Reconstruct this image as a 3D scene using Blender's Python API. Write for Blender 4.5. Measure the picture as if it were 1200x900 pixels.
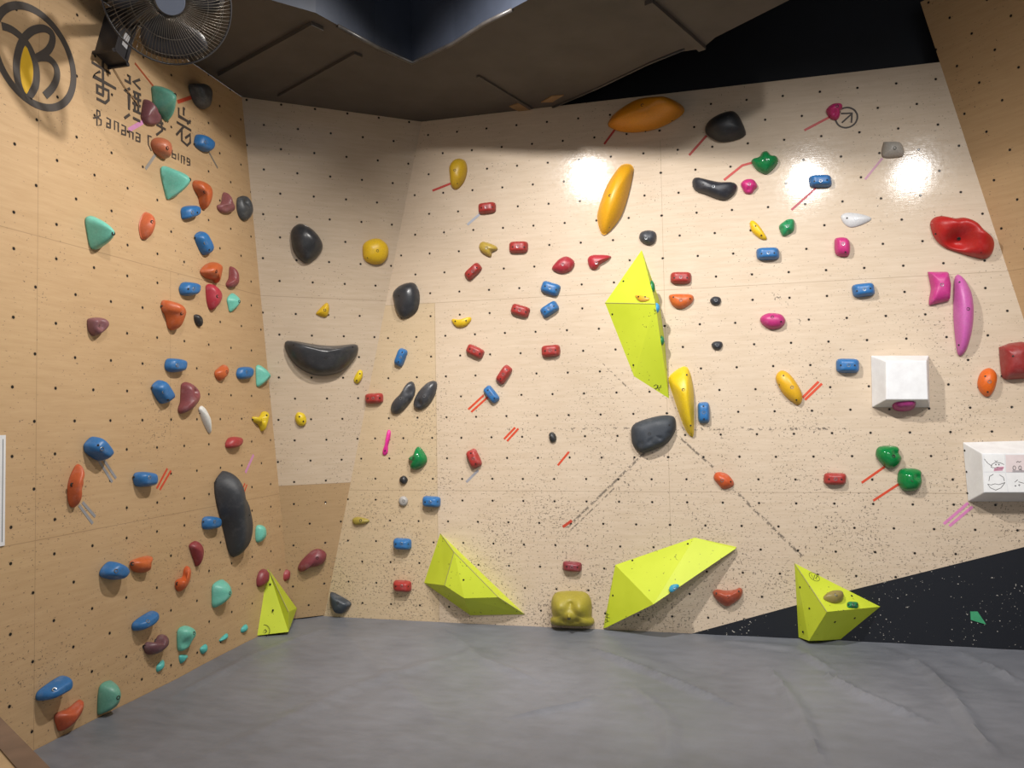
import bpy, bmesh, math, random
from mathutils import Vector, Matrix, noise
random.seed(7)
for o in list(bpy.data.objects): bpy.data.objects.remove(o)
SC = bpy.context.scene; COL = SC.collection

# ------------------------------------------------------------------ camera
RU = Vector((0.9711548, 0.0274292, 0.23686703))
RY = Vector((0.23777095, -0.03648682, -0.97063571))
RN = Vector((-0.01798124, 0.99895763, -0.04195622))
CAM = Vector((0, 0, 1.27))
cd = bpy.data.cameras.new('camera'); cam = bpy.data.objects.new('camera', cd); COL.objects.link(cam)
cd.sensor_width = 36; cd.lens = 27.0; cd.clip_start = 0.02
cam.matrix_world = Matrix(((RU.x, RU.y, RU.z, CAM.x), (RY.x, RY.y, RY.z, CAM.y), (RN.x, RN.y, RN.z, CAM.z), (0, 0, 0, 1)))
SC.camera = cam
# ------------------------------------------------------------------ light
SC.view_settings.view_transform = 'Standard'; SC.view_settings.look = 'None'
SC.view_settings.exposure = 0.0; SC.view_settings.gamma = 1.0; SC.view_settings.use_curve_mapping = False
w = bpy.data.worlds.new('world'); SC.world = w; w.use_nodes = True
w.node_tree.nodes['Background'].inputs[0].default_value = (0.93, 0.96, 1.0, 1)
w.node_tree.nodes['Background'].inputs[1].default_value = 0.46
LAMPS = [((-0.95, 2.19, 3.5), (-0.25, 4.6, 1.05), 455, (1.0, 0.965, 0.93), 96, 1.0),
         ((1.06, 1.44, 3.5), (0.3, 4.6, 0.8), 290, (1.0, 0.98, 0.96), 76, 1.0),
         ((2.03, 1.28, 3.5), (1.35, 4.6, 0.8), 190, (1.0, 0.98, 0.96), 76, 1.0),
         ((-0.5, 2.95, 3.5), (-2.57, 2.95, 0.8), 300, (1.0, 0.95, 0.89), 100, 1.0),
         ((-0.6, 1.2, 3.6), (-2.5, 2.5, 1.2), 150, (1.0, 0.95, 0.89), 90, 1.0)]
for p, t, e, c, cone, bl in LAMPS:
    ld = bpy.data.lights.new('lamp_light', 'SPOT'); ld.shadow_soft_size = 0.05; ld.energy = e; ld.color = c
    ld.spot_size = math.radians(cone); ld.spot_blend = bl
    lo = bpy.data.objects.new('lamp_light', ld); COL.objects.link(lo); lo.location = p
    lo.rotation_euler = (Vector(t) - Vector(p)).to_track_quat('-Z', 'Y').to_euler()

# ------------------------------------------------------------------ measuring: pixel ray -> point on a real surface of the room
def ray(px, py):
    c = Vector((px - 600, 450 - py, -900)) / 900
    return Vector((RU.dot(c), RY.dot(c), RN.dot(c)))
def hit(px, py, pt, nr):
    d = ray(px, py); return CAM + d * ((Vector(pt) - CAM).dot(nr) / d.dot(nr))
YM = 4.6106; XL = -2.5751
def on_main(px, py, h=0): return hit(px, py, (0, YM - h, 0), Vector((0, 1, 0)))
def on_left(px, py, h=0): return hit(px, py, (XL + h, 0, 0), Vector((1, 0, 0)))
def on_level(px, py, z): return hit(px, py, (0, 0, z), Vector((0, 0, 1)))
class Plane:
    def __init__(s, pt, n, hu):
        s.pt = Vector(pt); s.n = Vector(n).normalized(); s.hu = Vector(hu).normalized(); s.hv = s.n.cross(s.hu).normalized()
    def at(s, px, py, h=0): return hit(px, py, s.pt + s.n * h, s.n)
MAIN = Plane((0, YM, 0), (0, -1, 0), (1, 0, 0))
LEFT = Plane((XL, 0, 0), (1, 0, 0), (0, 1, 0))
fa, fb = on_left(283, 110), on_main(493, 147)
fc = (on_left(337, 720) + on_main(372, 720)) / 2
fn = (fb - fa).cross(fc - fa).normalized()
if fn.dot(CAM - fa) < 0: fn = -fn
FH = Vector((0, 0, 1)).cross(fn).normalized()
FACET = Plane(fa, fn, FH)
ra, rb = on_main(1102, 75), on_main(1200, 375)
rw = Vector((0.66052899, -0.75080054, 0)); rn = rw.cross(rb - ra).normalized()
if rn.dot(CAM - ra) < 0: rn = -rn
RIGHT = Plane(ra, rn, rw)
def face_plane(a, b, c):
    n = (b - a).cross(c - a).normalized()
    if n.dot(CAM - a) < 0: n = -n
    u = Vector((0, 0, 1)).cross(n)
    return Plane(a, n, u if u.length > 1e-3 else (1, 0, 0))

# ------------------------------------------------------------------ materials
def lin(h):
    h = h.lstrip('#'); r = [int(h[i:i + 2], 16) / 255 for i in (0, 2, 4)]
    return tuple(((c + 0.055) / 1.055) ** 2.4 if c > 0.04045 else c / 12.92 for c in r) + (1,)
class G:
    """small expression builder over shader math nodes"""
    def __init__(s, nt, sock): s.nt = nt; s.s = sock
    def _m(s, op, *a, clamp=False):
        n = s.nt.nodes.new('ShaderNodeMath'); n.operation = op; n.use_clamp = clamp
        for i, v in enumerate((s,) + a):
            if isinstance(v, G): s.nt.links.new(v.s, n.inputs[i])
            else: n.inputs[i].default_value = v
        return G(s.nt, n.outputs[0])
    def __add__(s, o): return s._m('ADD', o)
    __radd__ = __add__
    def __sub__(s, o): return s._m('SUBTRACT', o)
    def __rsub__(s, o): return (s * -1.0) + o
    def __mul__(s, o): return s._m('MULTIPLY', o)
    __rmul__ = __mul__
    def __truediv__(s, o): return s._m('DIVIDE', o)
    def lt(s, o): return s._m('LESS_THAN', o)
    def gt(s, o): return s._m('GREATER_THAN', o)
    def abs(s): return s._m('ABSOLUTE')
    def sq(s): return s * s
    def sqrt(s): return s._m('SQRT')
    def fract(s): return s._m('FRACT')
    def mn(s, o): return s._m('MINIMUM', o)
    def mx(s, o): return s._m('MAXIMUM', o)
    def sat(s): return s._m('MULTIPLY', 1.0, clamp=True)
    def step(s, a, b): return ((s - a) / (b - a)).sat()
def newmat(name, rough=0.5):
    m = bpy.data.materials.new(name); m.use_nodes = True; nt = m.node_tree
    b = nt.nodes['Principled BSDF']; b.inputs['Roughness'].default_value = rough
    return m, nt, b
def texco(nt):
    return nt.nodes.new('ShaderNodeTexCoord').outputs['Object']
def noise_tex(nt, vec, scale, detail=3, rough=0.55, stretch=None):
    if stretch:
        mp = nt.nodes.new('ShaderNodeMapping'); mp.inputs['Scale'].default_value = stretch
        nt.links.new(vec, mp.inputs['Vector']); vec = mp.outputs[0]
    n = nt.nodes.new('ShaderNodeTexNoise'); n.inputs['Scale'].default_value = scale
    n.inputs['Detail'].default_value = detail; n.inputs['Roughness'].default_value = rough
    nt.links.new(vec, n.inputs['Vector']); return G(nt, n.outputs['Fac'])
def mixc(nt, fac, a, b):
    n = nt.nodes.new('ShaderNodeMix'); n.data_type = 'RGBA'
    for sck, v in ((n.inputs['Factor'], fac), (n.inputs[6], a), (n.inputs[7], b)):
        if isinstance(v, G): nt.links.new(v.s, sck)
        elif isinstance(v, bpy.types.NodeSocket): nt.links.new(v, sck)
        else: sck.default_value = v
    return n.outputs[2]
def bump(nt, b, h, strength=0.2, dist=0.002):
    n = nt.nodes.new('ShaderNodeBump'); n.inputs['Strength'].default_value = strength; n.inputs['Distance'].default_value = dist
    nt.links.new(h.s, n.inputs['Height']); nt.links.new(n.outputs[0], b.inputs['Normal'])
def plain(name, hexc, rough=0.5, var=0.12, scale=30, bmp=0.15, metal=0, coat=0):
    m, nt, b = newmat(name, rough); v = texco(nt); c = lin(hexc)
    n = noise_tex(nt, v, scale)
    nt.links.new(mixc(nt, n.step(0.3, 0.7), tuple(x * (1 - var) for x in c[:3]) + (1,), tuple(min(1, x * (1 + var)) for x in c[:3]) + (1,)), b.inputs['Base Color'])
    b.inputs['Metallic'].default_value = metal; b.inputs['Coat Weight'].default_value = coat
    if bmp: bump(nt, b, noise_tex(nt, v, scale * 8), bmp, 0.001)
    return m
_hm = {}
def hold_mat(hexc, chalk=0.35, rough=0.42):
    k = (hexc, chalk, rough)
    if k in _hm: return _hm[k]
    m, nt, b = newmat('hold_resin_' + hexc.strip('#'), rough); v = texco(nt); c = lin(hexc)
    ch = tuple(x * 0.5 + 0.28 for x in c[:3]) + (1,)
    n1 = noise_tex(nt, v, 22, 5, 0.65); n2 = noise_tex(nt, v, 120, 2)
    base = mixc(nt, n2.step(0.35, 0.7), tuple(x * 0.88 for x in c[:3]) + (1,), c)
    nt.links.new(mixc(nt, n1.step(0.5, 0.78) * chalk, base, ch), b.inputs['Base Color'])
    bump(nt, b, n2, 0.25, 0.0012)
    _hm[k] = m; return m

# seam/hole layout of a plywood face.  hor = unit vector along the wall (world), phases measured for each sheet row
def ply(name, hor, org, tone, tone2, rows, cols, vseams, hseams, coat=0.35, split=None, scuff=0.6, lines=(), fresh=0.0):
    m, nt, b = newmat(name, 0.5); v = texco(nt)
    sp = nt.nodes.new('ShaderNodeSeparateXYZ'); nt.links.new(v, sp.inputs[0])
    X, Y, Z = (G(nt, sp.outputs[i]) for i in range(3))
    u = (X - org[0]) * hor[0] + (Y - org[1]) * hor[1]
    cb = nt.nodes.new('ShaderNodeCombineXYZ'); nt.links.new(u.s, cb.inputs[0]); nt.links.new(Z.s, cb.inputs[1]); uv = cb.outputs[0]
    # pick row phase per sheet band
    def pick(bands, coord):
        r = None; prev = None
        val0 = bands[0][1:]
        outs = [G(nt, _val(nt, x)) for x in val0]
        for lim, *vals in [(bands[i - 1][0],) + tuple(bands[i][1:]) for i in range(1, len(bands))]:
            g = coord.gt(lim)
            outs = [o + g * (G(nt, _val(nt, x)) - o) for o, x in zip(outs, vals)]
        return outs
    v0, dv = pick(rows, Z); u0, du = pick(cols, u)
    jit = noise_tex(nt, uv, 3.0, 1); jit = (jit - 0.5) * 0.006
    a = (u - u0 + jit) / du; r = (Z - v0 + jit) / (dv * 2.0)
    def lat(ax, ry):
        dx = ((ax + 0.5).fract() - 0.5) * du; dy = ((ry + 0.5).fract() - 0.5) * dv * 2.0
        return (dx.sq() + dy.sq()).sqrt()
    d = lat(a, r).mn(lat(a + 0.5, r + 0.5))
    hole = 1.0 - d.step(0.0056, 0.0072)
    rim = 1.0 - d.step(0.007, 0.012)
    seam = None
    for s in hseams:
        q = 1.0 - (Z - s).abs().step(0.0008, 0.0022); seam = q if seam is None else seam.mx(q)
    for s, lo, hi in vseams:
        q = (1.0 - (u - s).abs().step(0.0006, 0.002)) * Z.gt(lo) * Z.lt(hi); seam = q if seam is None else seam.mx(q)
    grain = noise_tex(nt, uv, 5, 4, 0.6, (1.0, 9.0, 1)); grain2 = noise_tex(nt, uv, 60, 2, 0.5, (0.25, 3.0, 1))
    blot = noise_tex(nt, uv, 1.6, 3)
    t1 = lin(tone); t2 = lin(tone2)
    base = mixc(nt, (grain * 0.6 + grain2 * 0.25 + blot * 0.35).step(0.35, 0.85), t1, tuple(x * y for x, y in zip(t1, (0.80, 0.76, 0.70, 1))))
    base2 = mixc(nt, (grain * 0.6 + grain2 * 0.25 + blot * 0.35).step(0.35, 0.85), t2, tuple(x * y for x, y in zip(t2, (0.82, 0.79, 0.74, 1))))
    if split is not None:
        base = mixc(nt, split(u, Z, G), base, base2)
    # scuffs: rubber marks, denser low on the wall
    dens = 1.0 - Z.step(0.3, 2.3)
    patch = noise_tex(nt, uv, 2.6, 3, 0.6)
    sc = noise_tex(nt, uv, 70, 2, 0.6, (1.3, 0.75, 1)); sc2 = noise_tex(nt, uv, 110, 1, 0.5, (0.5, 1.3, 1))
    thr = 0.715 - dens * 0.085 * scuff - (patch - 0.5) * 0.22
    mark = (sc - thr).step(0.0, 0.02) * 0.75
    mark = mark.mx((sc2 - thr - 0.015).step(0.0, 0.02) * 0.6)
    for (x1, y1, x2, y2, wd, st) in lines:
        L = math.hypot(x2 - x1, y2 - y1); nx, ny = -(y2 - y1) / L, (x2 - x1) / L; tx, ty = (x2 - x1) / L, (y2 - y1) / L
        dd = ((u - x1) * nx + (Z - y1) * ny).abs(); tt = (u - x1) * tx + (Z - y1) * ty
        inside = tt.gt(0.0) * tt.lt(L)
        ln = noise_tex(nt, uv, 45, 2, 0.7)
        mark = mark.mx(inside * (1.0 - dd.step(wd * 0.3, wd)) * (ln - (0.62 - st)).step(0.0, 0.03) * 0.75)
    c = mixc(nt, mark.sat(), base, (0.05, 0.04, 0.035, 1))
    c = mixc(nt, rim * 0.18, c, (0.1, 0.07, 0.05, 1))
    c = mixc(nt, (seam * 0.45) if seam is not None else 0.0, c, (0.16, 0.10, 0.05, 1))
    c = mixc(nt, hole, c, (0.012, 0.009, 0.007, 1))
    nt.links.new(c, b.inputs['Base Color'])
    rv = noise_tex(nt, uv, 9, 4, 0.6)
    nt.links.new((rv * 0.25 + 0.48 + hole * 0.3).s, b.inputs['Roughness']); b.inputs['Specular IOR Level'].default_value = 0.3
    b.inputs['Coat Weight'].default_value = coat
    nt.links.new((noise_tex(nt, uv, 40, 3, 0.6) * 0.14 + 0.05).s, b.inputs['Coat Roughness'])
    h = noise_tex(nt, uv, 2.2, 2) * 1.2 + grain2 * 0.06 + noise_tex(nt, uv, 34, 3, 0.7) * 0.10 - hole * 1.2
    bump(nt, b, h, 0.5, 0.004)
    n = [x for x in nt.nodes if x.type == 'BUMP'][0]
    nt.links.new(n.outputs[0], b.inputs['Coat Normal'])
    return m
def _val(nt, x):
    n = nt.nodes.new('ShaderNodeValue'); n.outputs[0].default_value = x; return n.outputs[0]

# ------------------------------------------------------------------ object helpers
def obj(name, bm, mats, parent=None, smooth=False, angle=None):
    me = bpy.data.meshes.new(name); bmesh.ops.recalc_face_normals(bm, faces=bm.faces[:]); bm.to_mesh(me); bm.free()
    for m in (mats if isinstance(mats, (list, tuple)) else [mats]): me.materials.append(m)
    if smooth:
        for p in me.polygons: p.use_smooth = True
        if angle is not None: me.set_sharp_from_angle(angle=math.radians(angle))
    o = bpy.data.objects.new(name, me); COL.objects.link(o)
    if parent is not None: o.parent = parent
    return o
def thing(name, label, cat, loc=(0, 0, 0), group=None, mw=None):
    o = bpy.data.objects.new(name, None); COL.objects.link(o); o.empty_display_size = 0.05
    if mw is not None: o.matrix_world = mw
    else: o.location = loc
    o['label'] = label; o['category'] = cat
    if group: o['group'] = group
    return o
def tag(o, label, cat, group=None, kind=None):
    o['label'] = label; o['category'] = cat
    if group: o['group'] = group
    if kind: o['kind'] = kind
    return o
def struct(o, label=None, cat=None):
    o['kind'] = 'structure'
    if label: o['label'] = label
    if cat: o['category'] = cat
    return o
def slab(bm, pts, n, th, mi=0):
    """polygon pts (world) extruded by th against n"""
    n = Vector(n); f = [bm.verts.new(p) for p in pts]; k = [bm.verts.new(Vector(p) - n * th) for p in pts]
    fs = [bm.faces.new(f), bm.faces.new(k[::-1])]
    for i in range(len(pts)):
        j = (i + 1) % len(pts); fs.append(bm.faces.new((f[i], k[i], k[j], f[j])))
    for x in fs: x.material_index = mi
    return fs
def boxbm(bm, c, s, mw=None):
    r = bmesh.ops.create_cube(bm, size=1)['verts']
    for v in r:
        v.co = Vector((v.co.x * s[0], v.co.y * s[1], v.co.z * s[2])) + Vector(c)
        if mw is not None: v.co = mw @ v.co
    return r
def cyl(bm, r1, r2, d, mw, seg=24):
    r = bmesh.ops.create_cone(bm, cap_ends=True, segments=seg, radius1=r1, radius2=r2, depth=d)['verts']
    for v in r: v.co = mw @ v.co
    return r
def tube(bm, pts, rad, seg=6, closed=False):
    pts = [Vector(p) for p in pts]; n = len(pts); rings = []; up = None
    for i, p in enumerate(pts):
        t = (pts[(i + 1) % n] - pts[i - 1]) if closed else (pts[min(i + 1, n - 1)] - pts[max(i - 1, 0)])
        t.normalize()
        if up is None: up = Vector((0, 0, 1)) if abs(t.z) < .9 else Vector((1, 0, 0))
        a = t.cross(up).normalized(); b = a.cross(t).normalized(); up = b
        rings.append([bm.verts.new(p + (a * math.cos(2 * math.pi * k / seg) + b * math.sin(2 * math.pi * k / seg)) * rad) for k in range(seg)])
    for i in range(n if closed else n - 1):
        A, B = rings[i], rings[(i + 1) % n]
        for k in range(seg): bm.faces.new((A[k], A[(k + 1) % seg], B[(k + 1) % seg], B[k]))
    if not closed: bm.faces.new(rings[0][::-1]); bm.faces.new(rings[-1])
def ribbon(bm, P, pts, wd, th=0.0012, off=0.0006, closed=False, mi=0, arc=False):
    """flat painted / taped stroke lying on plane P, pts are world points"""
    pts = [Vector(p) for p in pts]; n = len(pts); L = []; R = []
    for i, p in enumerate(pts):
        t = (pts[(i + 1) % n] - pts[i - 1]) if closed else (pts[min(i + 1, n - 1)] - pts[max(i - 1, 0)])
        t -= P.n * t.dot(P.n); t.normalize(); s = P.n.cross(t).normalized()
        k = 1.0
        if 0 < i < n - 1 or closed:
            t1 = (pts[i] - pts[i - 1]).normalized(); k = min(1.6, 1 / max(0.5, abs(t1.dot(t))))
        L.append(p + s * wd / 2 * k); R.append(p - s * wd / 2 * k)
    rng = range(n) if closed else range(n - 1)
    top = [(bm.verts.new(L[i] + P.n * (off + th)), bm.verts.new(R[i] + P.n * (off + th))) for i in range(n)]
    bot = [(bm.verts.new(L[i] + P.n * off), bm.verts.new(R[i] + P.n * off)) for i in range(n)]
    for i in rng:
        j = (i + 1) % n
        for f in ((top[i][0], top[i][1], top[j][1], top[j][0]), (bot[i][0], bot[j][0], bot[j][1], bot[i][1]),
                  (top[i][0], top[j][0], bot[j][0], bot[i][0]), (top[i][1], bot[i][1], bot[j][1], top[j][1])):
            bm.faces.new(f).material_index = mi
    if not closed:
        for i in (0, n - 1): bm.faces.new((top[i][0], bot[i][0], bot[i][1], top[i][1])).material_index = mi
def smooth_closed(pts, n=44):
    m = len(pts); out = []
    for i in range(m):
        p0, p1, p2, p3 = pts[i - 1], pts[i], pts[(i + 1) % m], pts[(i + 2) % m]
        for k in range(8):
            t = k / 8
            out.append(tuple(0.5 * ((2 * p1[c]) + (-p0[c] + p2[c]) * t + (2 * p0[c] - 5 * p1[c] + 4 * p2[c] - p3[c]) * t * t + (-p0[c] + 3 * p1[c] - 3 * p2[c] + p3[c]) * t ** 3) for c in (0, 1)))
    return resample(out, n)
def resample(out, n, closed=True):
    m = len(out); seg = [math.dist(out[i], out[(i + 1) % m]) for i in range(m)]; T = sum(seg); res = []; i = 0; acc = 0
    for k in range(n):
        s = T * k / n
        while acc + seg[i] < s: acc += seg[i]; i += 1
        f = (s - acc) / max(seg[i], 1e-9); a, b = out[i], out[(i + 1) % m]
        res.append((a[0] + (b[0] - a[0]) * f, a[1] + (b[1] - a[1]) * f))
    return res
def smooth_open(pts, k=6):
    out = []; m = len(pts)
    for i in range(m - 1):
        p0, p1, p2, p3 = pts[max(i - 1, 0)], pts[i], pts[i + 1], pts[min(i + 2, m - 1)]
        for q in range(k):
            t = q / k
            out.append(tuple(0.5 * ((2 * p1[c]) + (-p0[c] + p2[c]) * t + (2 * p0[c] - 5 * p1[c] + 4 * p2[c] - p3[c]) * t * t + (-p0[c] + 3 * p1[c] - 3 * p2[c] + p3[c]) * t ** 3) for c in (0, 1)))
    return out + [pts[-1]]

S_ = 1200 / 280
CROP = dict(a=(0, 0, 4), b=(80, 80, 5), c=(80, 230, 5), d=(60, 380, S_), e=(20, 540, 3.75), g=(0, 700, 4), h=(240, 80, 3.75), i=(260, 300, 4),
            j=(260, 480, 3.75), k=(480, 160, S_), l=(480, 340, S_), m=(480, 540, S_), n=(680, 80, S_), o=(680, 250, S_), p=(680, 420, S_),
            q=(680, 580, S_), r=(920, 80, S_), s=(920, 240, S_), t=(920, 400, S_), u=(880, 580, 3.75), v=(1100, 480, 5.62), x=(60, 60, 8.571),
            y=(120, 90, 8.571), z=(0, 0, 6.4286), w=(560, 0, 3), full=(0, 0, 1))
def P_(crop, pts):
    ox, oy, s = CROP[crop]; return [(ox + x / s, oy + y / s) for x, y in pts]

# ================================================================== THE ROOM
BAND_M = [(0.81, 0.088 - 0.0, 0.1321), (2.0, 0.884, 0.1290), (9, 2.063, 0.1281)]
BAND_M[0] = (0.81, 0.75 - 6 * 0.1321, 0.1321)
mp = lambda x, y: (lambda q: (q.x, q.z))(on_main(x, y))
scr = []
for x1, y1, x2, y2, wd, st in ((664, 619, 756, 530, .010, .17), (668, 622, 720, 572, .006, .16), (788, 505, 836, 548, .009, .16), (852, 566, 940, 652, .012, .14), (700, 420, 760, 478, .006, .08),
                               (905, 340, 940, 380, .02, .03), (596, 503, 1000, 502, .014, .05), (1000, 400, 900, 470, .02, .0)):
    p, q = mp(x1, y1), mp(x2, y2); scr.append((p[0], p[1], q[0], q[1], wd, st))
M_MAIN = ply('varnished_birch_ply', (1, 0), (0, 0), '#d2c0aa', '#cdb899', BAND_M, [(-0.185, -0.288, 0.1948), (9, -0.088, 0.2003)],
             [(-0.187, -1, 2.9), (-1.623, 0.0, 2.0)], [0.811, 2.0], coat=0.45,
             split=lambda u, Z, G_: (1.0 - (u + 1.62).step(-0.004, 0.004)) * (1.0 - Z.gt(2.0)), scuff=1.0, lines=scr)
BAND_L = [(0.81, 0.742 - 6 * 0.1345, 0.1345), (2.03, 0.88, 0.1345), (9, 2.10, 0.1345)]
M_LEFT = ply('tan_ply', (0, 1), (0, 0), '#c3a580', '#bb925c', BAND_L, [(9, 3.03, 0.2035)], [(2.53, -1, 3.2), (3.33, 1.2, 2.031)], [0.811, 2.031], coat=0.12, scuff=0.5)
fo = fa
hol = [FACET.at(240 + x / 3.75, 80 + y / 3.75) for x, y in ((257, 641), (338, 555), (566, 304))]
M_FACET = ply('pale_facet_ply', (FH.x, FH.y), (hol[0].x, hol[0].y), '#cbb9a3', '#b39670', [(0.85, 0.74 - 0.1325 * 6, 0.1325), (2.03, 0.88, 0.1310), (9, hol[0].z - 0.1305 * 2, 0.1305)],
              [(9, 0.0, 0.1975)], [(9, 0, 1)], [0.86, 2.03], coat=0.6, split=lambda u, Z, G_: Z.lt(0.86), scuff=0.6)
M_RIGHT = ply('right_facet_ply', (RIGHT.hu.x, RIGHT.hu.y), (ra.x, ra.y), '#bf9f77', '#bb925c', [(9, 2.227, 0.1281)], [(9, 0.187, 0.2)], [(9, 0, 1)], [0.811, 2.0], coat=0.1, scuff=0.3)
m, nt, b = newmat('dark_navy_paint', 0.55); v = texco(nt)
ck = noise_tex(nt, v, 75, 2, 0.6); pt_ = noise_tex(nt, v, 3, 2)
nt.links.new(mixc(nt, (ck - (0.715 - (pt_ - 0.5) * 0.35)).step(0, .02), lin('#0e121b'), lin('#b9b4aa')), b.inputs['Base Color']); M_NAVY = m
M_BLACK = plain('black_wall_paint', '#0f121a', 0.7, 0.2, 6)
M_PLASTER = plain('dark_taupe_plaster', '#504a45', 0.8, 0.14, 4, 0.5)
M_FASCIA = plain('slate_blue_paint', '#343a47', 0.6, 0.15, 5, 0.3)
M_FLOOR = plain('grey_concrete', '#77736e', 0.7, 0.1, 5)

TOP = 3.18
# back wall: plywood up to the slanting painted area
bm = bmesh.new()
d1, d2, d3 = on_main(805, 744), on_main(1001, 690.7), on_main(1200, 641)
XR = 3.4
def wv(x, z): return Vector((x, YM, z))
zR = d3.z + (XR - d3.x) * (d3.z - d2.z) / (d3.x - d2.x)
slab(bm, [wv(-2.70, 0 - .4), wv(d1.x, -.4), wv(d1.x, d1.z), d2, d3, wv(XR, zR), wv(XR, TOP), wv(-2.70, TOP)], (0, -1, 0), 0.10, 0)
slab(bm, [wv(d1.x, -.4), wv(XR, -.4), wv(XR, zR), d3, d2, wv(d1.x, d1.z)], (0, -1, 0), 0.10, 1)
struct(obj('wall_back', bm, [M_MAIN, M_NAVY]), 'varnished plywood climbing wall with bolt holes and black painted wedge', 'wall')
bm = bmesh.new()
slab(bm, [Vector((XL, -1.5, -.4)), Vector((XL, YM, -.4)), Vector((XL, YM, TOP)), Vector((XL, -1.5, TOP))], (1, 0, 0), 0.10)
struct(obj('wall_left', bm, M_LEFT), 'tan plywood climbing wall with bolt holes', 'wall')
# facet leaning out of the left corner (tapers to the corner at the mat)
def facet_x(z, P, left):
    # point of plane P at height z on left wall (x=XL) or main wall (y=YM)
    n = P.n; k = P.pt.dot(n)
    if left: return Vector((XL, (k - n.x * XL - n.z * z) / n.y, z))
    return Vector(((k - n.y * YM - n.z * z) / n.x, YM, z))
bm = bmesh.new()
lo = 0.001
A0, B0, A1, B1 = facet_x(lo, FACET, True), facet_x(lo, FACET, False), facet_x(TOP, FACET, True), facet_x(TOP, FACET, False)
cr0 = Vector((XL, YM, lo)); cr1 = Vector((XL, YM, TOP))
V = [bm.verts.new(p) for p in (A0, B0, B1, A1, cr0, cr1)]
for f in ((0, 1, 2, 3), (0, 4, 1), (3, 2, 5), (0, 3, 5, 4), (1, 4, 5, 2)): bm.faces.new([V[i] for i in f])
struct(obj('wall_corner', bm, M_FACET), 'pale plywood corner panel leaning out between two climbing walls', 'wall')
# facet at the right-hand corner
def rpt(z, s):
    e = ra + (rb - ra) * ((z - ra.z) / (rb.z - ra.z)); return e + rw * s
bm = bmesh.new()
slab(bm, [rpt(0.01, 0), rpt(0.01, 0.9), rpt(TOP + .35, 1.5), rpt(TOP + .35, 0)], RIGHT.n, 0.05)
struct(obj('wall_right', bm, M_RIGHT), 'tan plywood panel leaning out at the right corner', 'wall')
# dark space above the climbing walls
bm = bmesh.new(); slab(bm, [Vector((-2.8, YM + .12, TOP - .3)), Vector((5, YM + .12, TOP - .3)), Vector((5, YM + .12, 4.4)), Vector((-2.8, YM + .12, 4.4))], (0, -1, 0), 0.1)
struct(obj('wall_upper', bm, M_BLACK), 'black painted wall above the plywood', 'wall')
bm = bmesh.new(); slab(bm, [Vector((-2.8, -1.5, 4.4)), Vector((-2.8, 4.9, 4.4)), Vector((5, 4.9, 4.4)), Vector((5, -1.5, 4.4))], (0, 0, -1), 0.1)
struct(obj('ceiling', bm, M_BLACK), 'black ceiling', 'ceiling')
bm = bmesh.new(); slab(bm, [Vector((-2.9, -2.5, -.4)), Vector((5, -2.5, -.4)), Vector((5, 4.9, -.4)), Vector((-2.9, 4.9, -.4))], (0, 0, 1), 0.1)
struct(obj('floor', bm, M_FLOOR), 'grey floor', 'floor')
M_SIDE = plain('grey_side_wall_paint', '#8d8a86', .7, .06, 4)
bm = bmesh.new(); slab(bm, [Vector((5, -2.5, -.4)), Vector((5, -2.5, 4.4)), Vector((5, 5.0, 4.4)), Vector((5, 5.0, -.4))], (-1, 0, 0), .1)
struct(obj('wall_side', bm, M_SIDE), 'grey wall beyond the right corner', 'wall')
bm = bmesh.new(); slab(bm, [Vector((3.45, YM + .2, -.4)), Vector((5, YM + .2, -.4)), Vector((5, YM + .2, 3.0)), Vector((3.45, YM + .2, 3.0))], (0, -1, 0), .1)
struct(obj('wall_side', bm, M_SIDE), 'grey wall beside the climbing wall end', 'wall')
# boxed duct under the ceiling, notch towards the camera
def lv(x, y): 
    p = on_level(x, y, TOP); return Vector((p.x, p.y, TOP))
nc = lv(483, 73)
near_dir = (lv(600, 10) - nc).normalized(); far0 = lv(640, 128); far_dir = (lv(925, 0) - far0).normalized()
e1 = Vector((0.47, nc.y + near_dir.y / near_dir.x * (0.47 - nc.x), TOP)); e2 = Vector((0.62, far0.y + far_dir.y / far_dir.x * (0.62 - far0.x), TOP))
poly = [lv(310, 0) + (lv(310, 0) - lv(397, 30)).normalized() * 0.15, lv(370, 15), lv(397, 30), lv(440, 55), nc, lv(533, 50), lv(600, 10), e1, e2, lv(925, 0), lv(838, 44), lv(823, 57), lv(790, 62), lv(700, 103), lv(650, 126), Vector((-0.92, YM - .001, TOP)), Vector((XL + .001, YM - .001, TOP)), Vector((XL + .001, 2.5, TOP)), Vector((-2.2, 2.5, TOP))]
poly[0] = Vector((poly[0].x, max(poly[0].y, 2.6), TOP))
duct = thing('ceiling_duct', 'dark boxed duct with a notched edge under the black ceiling', 'duct', (-1.4, 4.2, TOP))
def to_local(bm, o):
    bm.verts.ensure_lookup_table()
    for v in bm.verts: v.co -= o.location
bm = bmesh.new(); slab(bm, poly, (0, 0, -1), 1.2); 
for f in bm.faces:
    f.material_index = 0 if abs(f.normal.z) > .5 or True else 1
bm.normal_update()
for f in bm.faces:
    if abs(f.normal.z) < .5: f.material_index = 1
to_local(bm, duct); dbox = obj('duct_casing', bm, [M_PLASTER, M_FASCIA], duct)
for a, b2, wd, th in (((262, 88), (372, 28), .07, .02), ((330, 112), (420, 62), .05, .015), ((760, 0), (823, 55), .04, .02), ((560, 88), (622, 126), .02, .012)):
    bm = bmesh.new(); Pl = Plane((0, 0, TOP), (0, 0, -1), (1, 0, 0)); ribbon(bm, Pl, [lv(*a), lv(*b2)], wd, th, 0.0); to_local(bm, duct)
    obj('rib', bm, M_PLASTER, duct)
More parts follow.
